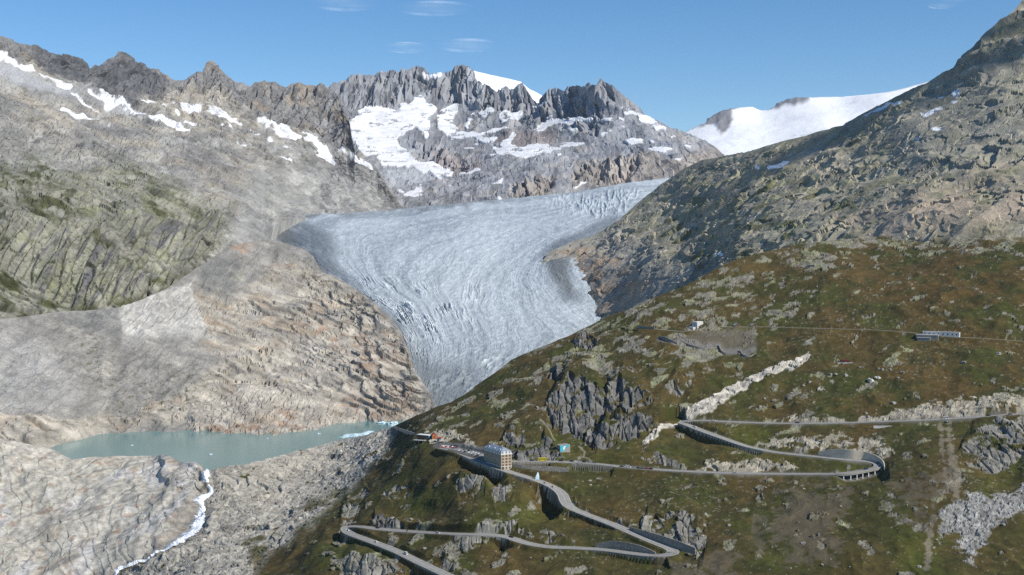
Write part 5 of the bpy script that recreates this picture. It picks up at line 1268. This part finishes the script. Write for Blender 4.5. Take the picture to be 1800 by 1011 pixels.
# ---- vehicles
def paint(name, c, rough=.35): return simple_mat("car_paint_" + name, c, rough, .5)
CARC = {"white": (.78, .78, .76), "silver": (.45, .46, .47), "black": (.015, .015, .018), "grey": (.14, .145, .15), "blue": (.02, .03, .09), "red": (.35, .02, .02), "yellow": (.75, .6, .02)}
CARM = {k: paint(k, v) for k, v in CARC.items()}
M_tyre = simple_mat("tyre_rubber", (.015, .015, .015), .9, .2)
def loft(sec, half):
    """body from side profile sections: list of (x, z) with half widths, closed"""
    m = MB(); k = len(sec)
    m.v += [(x, -half[i], z) for i, (x, z) in enumerate(sec)] + [(x, half[i], z) for i, (x, z) in enumerate(sec)]
    m.f += [tuple(range(k)), tuple(range(2 * k - 1, k - 1, -1))] + [(i, k + i, k + (i + 1) % k, (i + 1) % k) for i in range(k)]
    return m
def car_meshes(kind):
    if kind == "car":
        body = loft([(-2.15, .3), (2.15, .3), (2.2, .6), (1.9, .85), (1.0, .95), (-1.9, .98), (-2.2, .85)], [.86] * 7)
        cab = loft([(1.05, .93), (.35, 1.42), (-1.25, 1.44), (-1.95, .96)], [.82, .66, .66, .8])
        roofm = loft([(.3, 1.41), (.3, 1.47), (-1.2, 1.5), (-1.25, 1.43)], [.64] * 4)
        wx, wr = (1.35, -1.35), .33
    elif kind == "van":
        body = loft([(-2.7, .35), (2.6, .35), (2.7, .8), (2.0, 1.15), (-2.7, 1.2)], [.95] * 5)
        cab = loft([(2.05, 1.12), (1.45, 2.1), (-2.6, 2.15), (-2.7, 1.18)], [.93, .85, .85, .93])
        roofm = loft([(1.5, 2.08), (1.45, 2.2), (-2.6, 2.3), (-2.65, 2.12)], [.84] * 4)
        wx, wr = (1.7, -1.7), .38
    else:
        body = loft([(-4.2, .4), (4.2, .4), (4.3, 1.4), (-4.3, 1.4)], [1.2] * 4)
        cab = loft([(4.28, 1.38), (4.1, 2.5), (-4.2, 2.5), (-4.28, 1.38)], [1.18] * 4)
        roofm = loft([(4.05, 2.48), (4.0, 3.0), (-4.1, 3.0), (-4.15, 2.48)], [1.2] * 4)
        wx, wr = (2.6, -2.6), .5
    return body, cab, roofm, wx, wr
CACHE = {}
def vehicle(kind, colour, loc, rz, label, group=None):
    name = {"car": "parked_car", "van": "van", "bus": "bus"}[kind] if group and "park" in group else {"car": "car", "van": "van", "bus": "bus"}[kind]
    e = empty(name, loc, rz); tag(e, label, {"car": "car", "van": "van", "bus": "bus"}[kind], group)
    if (kind, colour) not in CACHE:
        b, g, t, wx, wr = car_meshes(kind)
        CACHE[(kind, colour)] = (b.mesh("body", CARM[colour]), g.mesh("window_band", M_glass), t.mesh("roof", CARM[colour]), wx, wr)
    if kind not in CACHE: CACHE[kind] = MB().wheel(0, 0, 0, CACHE[(kind, colour)][4], .22).mesh("wheel", M_tyre)
    b, g, t, wx, wr = CACHE[(kind, colour)]
    put(b, "body", e); put(g, "window_band", e); put(t, "roof", e)
    wy = {"car": .78, "van": .86, "bus": 1.1}[kind]
    for x in wx:
        for y in (-wy, wy): put(CACHE[kind], "wheel", e, (x, y, wr))
    return e
def on_road(road, px, py, lat):
    u, v = proj(road.c)
    k = int(np.argmin((u - px) ** 2 + (2.0 * (v - py)) ** 2))
    c, n = road.c[k], road.n[k]
    return (c[0] + n[0] * lat, c[1] + n[1] * lat, c[2] + .01), math.atan2(n[0], -n[1])
GT = "vehicles driving on the pass road"; GP = "cars parked along the road beside the hotel"
driving = [(ra, 620, 931, 1.6, "car", "white", "white car rounding the lowest left hairpin"), (ra, 661, 930, -1.6, "car", "black", "black car on the lower road just past the left hairpin"),
           (ra, 659, 952, 1.6, "car", "white", "white car on the lowest road between hairpin and white van"), (ra, 713, 974, 1.6, "van", "white", "white van on the lowest road near the bottom edge"),
           (ra, 898, 945, -1.6, "car", "black", "dark car on the lower road at the middle bend"), (ra, 773, 937, 1.6, "car", "silver", "silver car on the straight of the lower road"),
           (rb, 1292, 831, 1.5, "car", "silver", "silver car alone on the long straight of the upper road"), (rb, 1526, 826, -1.2, "car", "blue", "dark blue car on the viaduct hairpin"),
           (rb, 1220, 750, 1.2, "car", "white", "white car at the upper left hairpin"), (rb, 1256, 739, 1.4, "car", "white", "white car just past the upper left hairpin"),
           (rb, 1403, 744, -1.4, "car", "black", "dark car in the middle of the top road"), (rb, 1662, 737, 1.4, "van", "white", "white van on the top road towards the right edge"),
           (rb, 1739, 732, -1.4, "car", "black", "dark car second from the right edge on the top road"), (rb, 1776, 729, 1.4, "car", "grey", "dark grey car on the top road nearest the right edge")]
for r_, x, y, lat, kind, colr, lab in driving:
    loc, rz = on_road(r_, x, y, lat); vehicle(kind, colr, loc, rz, lab, GT)
parked = [(917, 810, "silver", "car", "silver car parked nearest the hotel's right wall"), (936, 810, "black", "car", "dark car parked between the hotel and the yellow bus"), (953, 810, "yellow", "bus", "bright yellow bus on the road right of the hotel"),
          (987, 811, "black", "car", "dark car parked just right of the yellow bus, below the turquoise bunker"), (1004, 812, "black", "car", "black car left of the white parked car"), (1011, 812, "white", "car", "white car parked below the path to the bunker"), (1020, 813, "silver", "car", "silver car right of the white parked car"), (1028, 813, "black", "car", "black car between two silver parked cars"), (1037, 814, "silver", "car", "silver car at the right end of the middle parked row"), (1044, 815, "grey", "car", "grey car last in the middle parked row"),
          (1094, 820, "grey", "car", "grey car left of the big white van on the upper road"), (1104, 821, "white", "van", "white van parked in the right-hand row on the upper road"), (1115, 822, "silver", "car", "silver car just right of the white van on the upper road"), (1122, 823, "black", "car", "black car left of the dark grey one in the right-hand row"), (1130, 823, "grey", "car", "dark grey car left of the red car"), (1138, 824, "red", "car", "red car parked in the right-hand row"), (1145, 825, "black", "car", "black car last in the right-hand row, past the red car")]
for x, y, colr, kind, lab in parked:
    loc, rz = on_road(rb, x, y, -2.6 if x < 1060 else 2.4); vehicle(kind, colr, loc, rz, lab, GP)
lot = [(806, 793.5, "white"), (812, 795, "silver"), (818, 796, "black"), (823, 797, "white"), (828, 799, "white"), (833, 800.5, "silver"), (831, 793, "white"), (836, 794.5, "white"), (841, 796, "white"), (824, 790.5, "black"), (840, 803, "blue"), (816, 789.5, "grey"), (846, 798, "silver")]
LL = ["first white car at the left end of the hotel car park", "silver car second from the left in the hotel car park", "black car in the front row of the hotel car park", "white car in the middle of the car park's front row", "white car near the right end of the car park's front row", "silver car at the right end of the car park's front row", "white car at the left of the car park's back row", "white car in the middle of the car park's back row", "white car at the right of the car park's back row", "black car behind the back row of the car park", "dark blue car closest to the hotel wall in the car park", "grey car by the rocks behind the car park", "silver car beside the hotel's back corner"]
for (x, y, colr), lab in zip(lot, LL):
    q = site(x, y); vehicle("car", colr, (q[0], q[1], q[2] + .05), R(75 + random.uniform(-6, 6)), lab, "cars parked in front of the hotel")

# ---- people and motorcycles, a few pixels each
M_cloth = [simple_mat("cloth_dark", (.03, .03, .04)), simple_mat("cloth_red", (.35, .04, .04)), simple_mat("cloth_light", (.5, .5, .48))]
M_skin = simple_mat("skin", (.45, .28, .2), .6, .3)
def body_mesh(name, mat, seated=False):
    rings = [(0, .0, .09, .16), (.08, 0, .11, .18), (.5, 0, .13, .18), (.85, 0, .17, .2), (1.1, 0, .15, .18), (1.4, 0, .16, .23), (1.48, 0, .08, .1), (1.55, 0, .08, .08), (1.68, 0, .1, .09), (1.78, 0, .04, .04)]
    m = MB(); nn = 8
    for z, xo, rx, ry in rings:
        m.v += [(xo + rx * math.cos(6.2832 * i / nn), ry * math.sin(6.2832 * i / nn), z) for i in range(nn)]
    for r_ in range(len(rings) - 1):
        m.f += [(r_ * nn + i, r_ * nn + (i + 1) % nn, (r_ + 1) * nn + (i + 1) % nn, (r_ + 1) * nn + i) for i in range(nn)]
    m.f += [tuple(range(nn - 1, -1, -1)), tuple(range((len(rings) - 1) * nn, len(rings) * nn))]
    return m.mesh(name, mat)
BM = [body_mesh("person", m) for m in M_cloth]
HEAD = MB().cyl(0, 0, 1.5, 1.8, .11, .09, 8).mesh("head", M_skin)
plist = [(694, 751, 1, "person in red at the glacier end of the path"), (697, 752, 0, "person in dark clothes second at the glacier end of the path"), (702, 752, 0, "person in dark clothes third along the path wall"), (768, 781, 2, "person in pale clothes between orange hut and awning"), (771, 782, 0, "person in dark clothes left of the market stand"), (803, 788, 0, "person in dark clothes right of the parasols")]
for x, y, k, lab in plist:
    q = site(x, y); o = bpy.data.objects.new("person", BM[k]); COL.objects.link(o); o.location = q; tag(o, lab, "person", "visitors near the ice grotto"); put(HEAD, "head", o)
for r_, x, y, lat, lab in ((ra, 959, 850, -1.5, "dark motorcycle on the bend below the hotel, left of two"), (ra, 971, 857, -1.5, "dark motorcycle on the bend below the hotel, right of two"), (ra, 718, 934, 1.5, "dark motorcycle on the straight of the lower road")):
    loc, rz = on_road(r_, x, y, lat)
    e = empty("motorcycle", loc, rz); tag(e, lab, "motorcycle", "motorcycles on the pass road")
    loft([(-.8, .45), (.7, .45), (.9, .95), (.2, .85), (-.6, .9)], [.18] * 5).obj("frame", CARM["black"], e)
    wm = MB().wheel(0, 0, 0, .32, .12).mesh("wheel", M_tyre)
    put(wm, "wheel", e, (.75, 0, .32)); put(wm, "wheel", e, (-.75, 0, .32))
    loft([(-.45, .8), (.15, .8), (.35, 1.25), (.1, 1.75), (-.25, 1.7), (-.4, 1.2)], [.2, .2, .24, .12, .12, .22]).obj("rider", M_cloth[0], e)

# ---- waterfall
wf = catmull([(364, 824, 2.2), (362, 834, 3.2), (361, 845, 3.4), (365, 854, 3.2), (370, 861, 2.6), (360, 872, 4.0), (350, 884, 4.2), (356, 891, 3.0), (355, 898, 4.0), (348, 915, 6.0), (338, 930, 7.0), (322, 942, 6.0), (300, 953, 4.5), (280, 962, 3.0), (262, 972, 1.6), (240, 980, 1.8), (222, 987, 2.0), (205, 993, 2.2), (199, 1003, 2.0), (197, 1020, 2.0), (192, 1045, 2.0)], 1.2)
rngw = np.random.default_rng(5)
qs = [S8.point(wf[:, 0] + s * 1.6 * wf[:, 2] * (1 + .25 * rngw.normal(size=len(wf))), wf[:, 1] + s * .25 * wf[:, 2]) for s in (-1, -.5, 0, .5, 1)]
V = []
for j, q in enumerate(qs):
    z = q[:, 2] + np.array((.0, 1.6, 2.2, 1.6, .0))[j] + .35 * rngw.normal(size=len(q))
    V.append(np.c_[q[:, 0], q[:, 1], z])
k = len(wf); V = np.vstack(V)
M_foam = simple_mat("white_water", (.80, .83, .85), .5, .4, noise=.7, bump=.6, amount=.14)
wfo = mesh_obj("waterfall", V, [(a * k + i, (a + 1) * k + i, (a + 1) * k + i + 1, a * k + i + 1) for a in range(4) for i in range(k - 1)], M_foam)
wfo["kind"] = "structure"

# ---- ice floating in the lake
M_berg = simple_mat("lake_ice", (.52, .66, .70), .35, .5, noise=.4, bump=.5, amount=.3)
def lump_mesh(name, mat, seed, sx, sy, sz, rough=.35, sub=3, spike=0.):
    bm = bmesh.new(); bmesh.ops.create_icosphere(bm, subdivisions=sub, radius=1)
    P = np.array([v.co[:] for v in bm.verts])
    hgt, _, _ = facet(P, .75, seed * 3.7, 1.3)
    d = 1 + rough * hgt + .25 * fbm(P, .9, 2, off=seed)
    P = P * d[:, None]
    P[:, 2] = np.where(P[:, 2] < -.35, -.35 + (P[:, 2] + .35) * .25, P[:, 2])
    if spike: P[:, 2] *= 1 + spike * np.clip(P[:, 0], 0, 1) ** 2
    for v, c in zip(bm.verts, P * np.array((sx, sy, sz))): v.co = c
    me = bpy.data.meshes.new(name); bm.to_mesh(me); bm.free(); me.materials.append(mat); return me
bergs = [(627, 766, 19, 9, 3.0, 1.6, "large turquoise iceberg with a pointed right end in the lake"), (604, 769, 8, 4, 1.2, 0, "small flat ice floe left of the large iceberg"), (690, 747, 11, 8, 4.0, .3, "turquoise ice at the far right tip of the lake"), (672, 744, 8, 4, 2.0, .2, "low pale ice block left of the ice at the lake's tip"),
         (560, 763, 2.2, 1.5, 1.2, 0, "tiny white floe in the lake below the cream cliffs"), (232, 783, 2, 1.5, .8, 0, "tiny white floe in the left part of the lake"), (370, 799, 2.4, 1.6, .9, 0, "tiny white floe in mid lake above the waterfall"), (470, 771, 1.8, 1.2, .9, 0, "tiny white floe near the far shore of the lake")]
for n_, (x, y, sx, sy, sz, spk_, lab) in enumerate(bergs):
    q = at(x, y, dist_at_z(y, LAKE_Z))
    o = bpy.data.objects.new("iceberg", lump_mesh("iceberg", M_berg, n_ + 1, sx, sy, sz, .4, 3, spk_)); COL.objects.link(o); o.location = q
    tag(o, lab, "iceberg", "ice floating in the lake")

# ---- boulders
M_boul = simple_mat("boulder_granite", (.30, .285, .24), .95, .15, noise=1.2, bump=.6, amount=.35)
M_boulw = simple_mat("pale_boulder", (.56, .54, .49), .9, .15, noise=1., bump=.5, amount=.2)
BME = [lump_mesh("boulder", M_boul, 20 + s, 1, .9, .8, .35, 2) for s in range(6)]
BMW = [lump_mesh("boulder", M_boulw, 30 + s, 1, .9, .8, .35, 2) for s in range(2)]
def boulder(me, px, py, s, label, group=None):
    q = site(px, py); o = bpy.data.objects.new("boulder", me); COL.objects.link(o)
    o.location = q + np.array((0, 0, s * .15)); o.scale = (s, s, s * random.uniform(.75, 1.1)); o.rotation_euler = (random.uniform(-.3, .3), random.uniform(-.3, .3), random.uniform(0, 6.28))
    tag(o, label, "boulder", group)
boulder(BMW[0], 1530, 670, 4.2, "large white boulder, left of the pair in the grass")
boulder(BMW[1], 1543, 665.5, 2.9, "smaller white boulder right beside the largest one")
named = [(1487, 663, 2.6), (1469, 662, 2.2), (1571, 706, 2.8), (1755, 622, 3.4), (1551, 651, 2.0), (1566, 651, 2.2), (1586, 657, 2.4), (1578, 668, 2.2), (1412, 679, 2.0), (1423, 674, 1.9), (1390, 691, 1.8), (1361, 701, 2.6), (1343, 698, 2.0), (1336, 713, 2.2), (1694, 639, 2.6), (1665, 742, 2.0)]
GB = "grey boulders scattered over the hillside"; LB = "weathered grey boulder scattered on the grassy hillside"
for x, y, s in named: boulder(random.choice(BME), x, y, s, LB, GB)
taken = 0
areas = [(1280, 1790, 600, 735, 40), (620, 1240, 860, 1005, 20), (1240, 1790, 840, 1005, 25), (760, 1000, 660, 760, 15), (1350, 1790, 440, 580, 15)]
rdist = np.vstack([r.c[:, :2] for r in ROADS])
for x0_, x1_, y0_, y1_, n_ in areas:
    for _ in range(n_):
        x, y = random.uniform(x0_, x1_), random.uniform(y0_, y1_)
        q = site(x, y)
        if np.min(np.hypot(rdist[:, 0] - q[0], rdist[:, 1] - q[1])) < 9: continue
        boulder(random.choice(BME), x, y, random.uniform(.6, 1.0) * random.choice((1, 1, 1.4, 2.0)), LB, GB)

# ---- clouds: thin wisps above the ridge, and small fair-weather clouds beyond the frame whose shadows lie on the slopes
def cloud_mat(name, dens, scale, thr):
    m = bpy.data.materials.new(name); m.use_nodes = True
    n = m.node_tree.nodes; l = m.node_tree.links
    n.remove(n["Principled BSDF"])
    pv = n.new("ShaderNodeVolumePrincipled"); pv.inputs["Color"].default_value = (.98, .98, .98, 1); pv.inputs["Anisotropy"].default_value = .2
    tc = n.new("ShaderNodeTexCoord"); nz = n.new("ShaderNodeTexNoise"); nz.inputs["Scale"].default_value = scale; nz.inputs["Detail"].default_value = 4
    l.new(tc.outputs["Object"], nz.inputs["Vector"])
    ln = n.new("ShaderNodeVectorMath"); ln.operation = 'LENGTH'; l.new(tc.outputs["Object"], ln.inputs[0])
    fall = n.new("ShaderNodeMapRange"); fall.inputs[1].default_value = 1.0; fall.inputs[2].default_value = 0.1; fall.inputs[3].default_value = 0; fall.inputs[4].default_value = 1
    l.new(ln.outputs["Value"], fall.inputs[0])
    th = n.new("ShaderNodeMapRange"); th.inputs[1].default_value = thr; th.inputs[2].default_value = thr + .3; th.inputs[3].default_value = 0; th.inputs[4].default_value = dens
    l.new(nz.outputs[0], th.inputs[0])
    mu = n.new("ShaderNodeMath"); mu.operation = 'MULTIPLY'; l.new(fall.outputs[0], mu.inputs[0]); l.new(th.outputs[0], mu.inputs[1])
    l.new(mu.outputs[0], pv.inputs["Density"]); l.new(pv.outputs[0], n["Material Output"].inputs["Volume"])
    return m
def cloud(loc, s, mat, label, rz=0.):
    bm = bmesh.new(); bmesh.ops.create_icosphere(bm, subdivisions=3, radius=1); me = bpy.data.meshes.new("cloud"); bm.to_mesh(me); bm.free(); me.polygons.foreach_set("use_smooth", [True] * len(me.polygons))
    me.materials.append(mat); o = bpy.data.objects.new("cloud", me); COL.objects.link(o); o.location = tuple(map(float, loc)); o.scale = s; o.rotation_euler = (0, 0, rz)
    tag(o, label, "cloud", "thin clouds in the blue sky")
def wisp_mat(name):
    m = bpy.data.materials.new(name); m.use_nodes = True
    n = m.node_tree.nodes; l = m.node_tree.links; n.remove(n["Principled BSDF"])
    df = n.new("ShaderNodeBsdfDiffuse"); df.inputs[0].default_value = (.9, .9, .9, 1)
    tl_ = n.new("ShaderNodeBsdfTranslucent"); tl_.inputs[0].default_value = (.9, .9, .9, 1)
    a_ = n.new("ShaderNodeAddShader"); l.new(df.outputs[0], a_.inputs[0]); l.new(tl_.outputs[0], a_.inputs[1])
    tr_ = n.new("ShaderNodeBsdfTransparent"); mx = n.new("ShaderNodeMixShader")
    tc = n.new("ShaderNodeTexCoord"); nz = n.new("ShaderNodeTexNoise"); nz.inputs["Scale"].default_value = .7; nz.inputs["Detail"].default_value = 2; nz.inputs["Roughness"].default_value = .6
    mp = n.new("ShaderNodeMapping"); mp.inputs["Scale"].default_value = (2.0, .6, .6); l.new(tc.outputs["Object"], mp.inputs[0]); l.new(mp.outputs[0], nz.inputs["Vector"])
    fl = n.new("ShaderNodeVectorMath"); fl.operation = 'MULTIPLY'; fl.inputs[1].default_value = (1, 0, 1); l.new(tc.outputs["Object"], fl.inputs[0])
    ln = n.new("ShaderNodeVectorMath"); ln.operation = 'LENGTH'; l.new(fl.outputs[0], ln.inputs[0])
    fa = n.new("ShaderNodeMapRange"); fa.interpolation_type = 'SMOOTHSTEP'; fa.inputs[1].default_value = .98; fa.inputs[2].default_value = .05; fa.inputs[3].default_value = 0; fa.inputs[4].default_value = .24; l.new(ln.outputs["Value"], fa.inputs[0])
    th = n.new("ShaderNodeMapRange"); th.inputs[1].default_value = .25; th.inputs[2].default_value = .75; l.new(nz.outputs[0], th.inputs[0])
    mu = n.new("ShaderNodeMath"); mu.operation = 'MULTIPLY'; l.new(fa.outputs[0], mu.inputs[0]); l.new(th.outputs[0], mu.inputs[1])
    l.new(mu.outputs[0], mx.inputs[0]); l.new(tr_.outputs[0], mx.inputs[1]); l.new(a_.outputs[0], mx.inputs[2])
    l.new(mx.outputs[0], n["Material Output"].inputs["Surface"])
    return m
M_wisp = wisp_mat("thin_cloud")
for px, py, w, hh, lab in ((608, 6, 130, 22, "faint wisp of cloud cut by the top edge, left of the brighter one"), (765, 15, 145, 20, "brighter thin cloud near the top edge above the main peak"), (822, 80, 115, 20, "thin cloud just above the main peak"), (715, 84, 85, 12, "very faint wisp left of the cloud above the main peak"), (1668, 4, 70, 14, "small thin cloud at the top edge on the right")):
    D = 11000.
    q = at(px, py, D); m_ = D / F
    cloud(q, (w * .5 * m_, 260., hh * .5 * m_), M_wisp, lab)
M_cum = cloud_mat("cumulus", .09, 1.6, .36)
sd = np.array(sun_dir)
for S_, px, py, sx, sy, sz, lab in ((S7, 1480, 235, 130, 90, 60, "small cloud beyond the right edge, shading the upper slope"), (S7, 1770, 95, 90, 70, 50, "small cloud high on the right, shading the summit slope")):
    q = S_.point(px, py)[0] + sd * 1500
    cloud(q, (sx, sy, sz), M_cum, lab)

# ---- air: a thin even haze round camera and land
m = bpy.data.materials.new("haze_air"); m.use_nodes = True
n = m.node_tree.nodes; l = m.node_tree.links; n.remove(n["Principled BSDF"])
pv = n.new("ShaderNodeVolumePrincipled"); pv.inputs["Color"].default_value = (.72, .84, 1, 1); pv.inputs["Density"].default_value = 1.3e-5; pv.inputs["Anisotropy"].default_value = .1
l.new(pv.outputs[0], n["Material Output"].inputs["Volume"])
hz = MB().box(-30500, 30500, -8500, 45500, -61, 1560).obj("haze", m); hz["kind"] = "stuff"
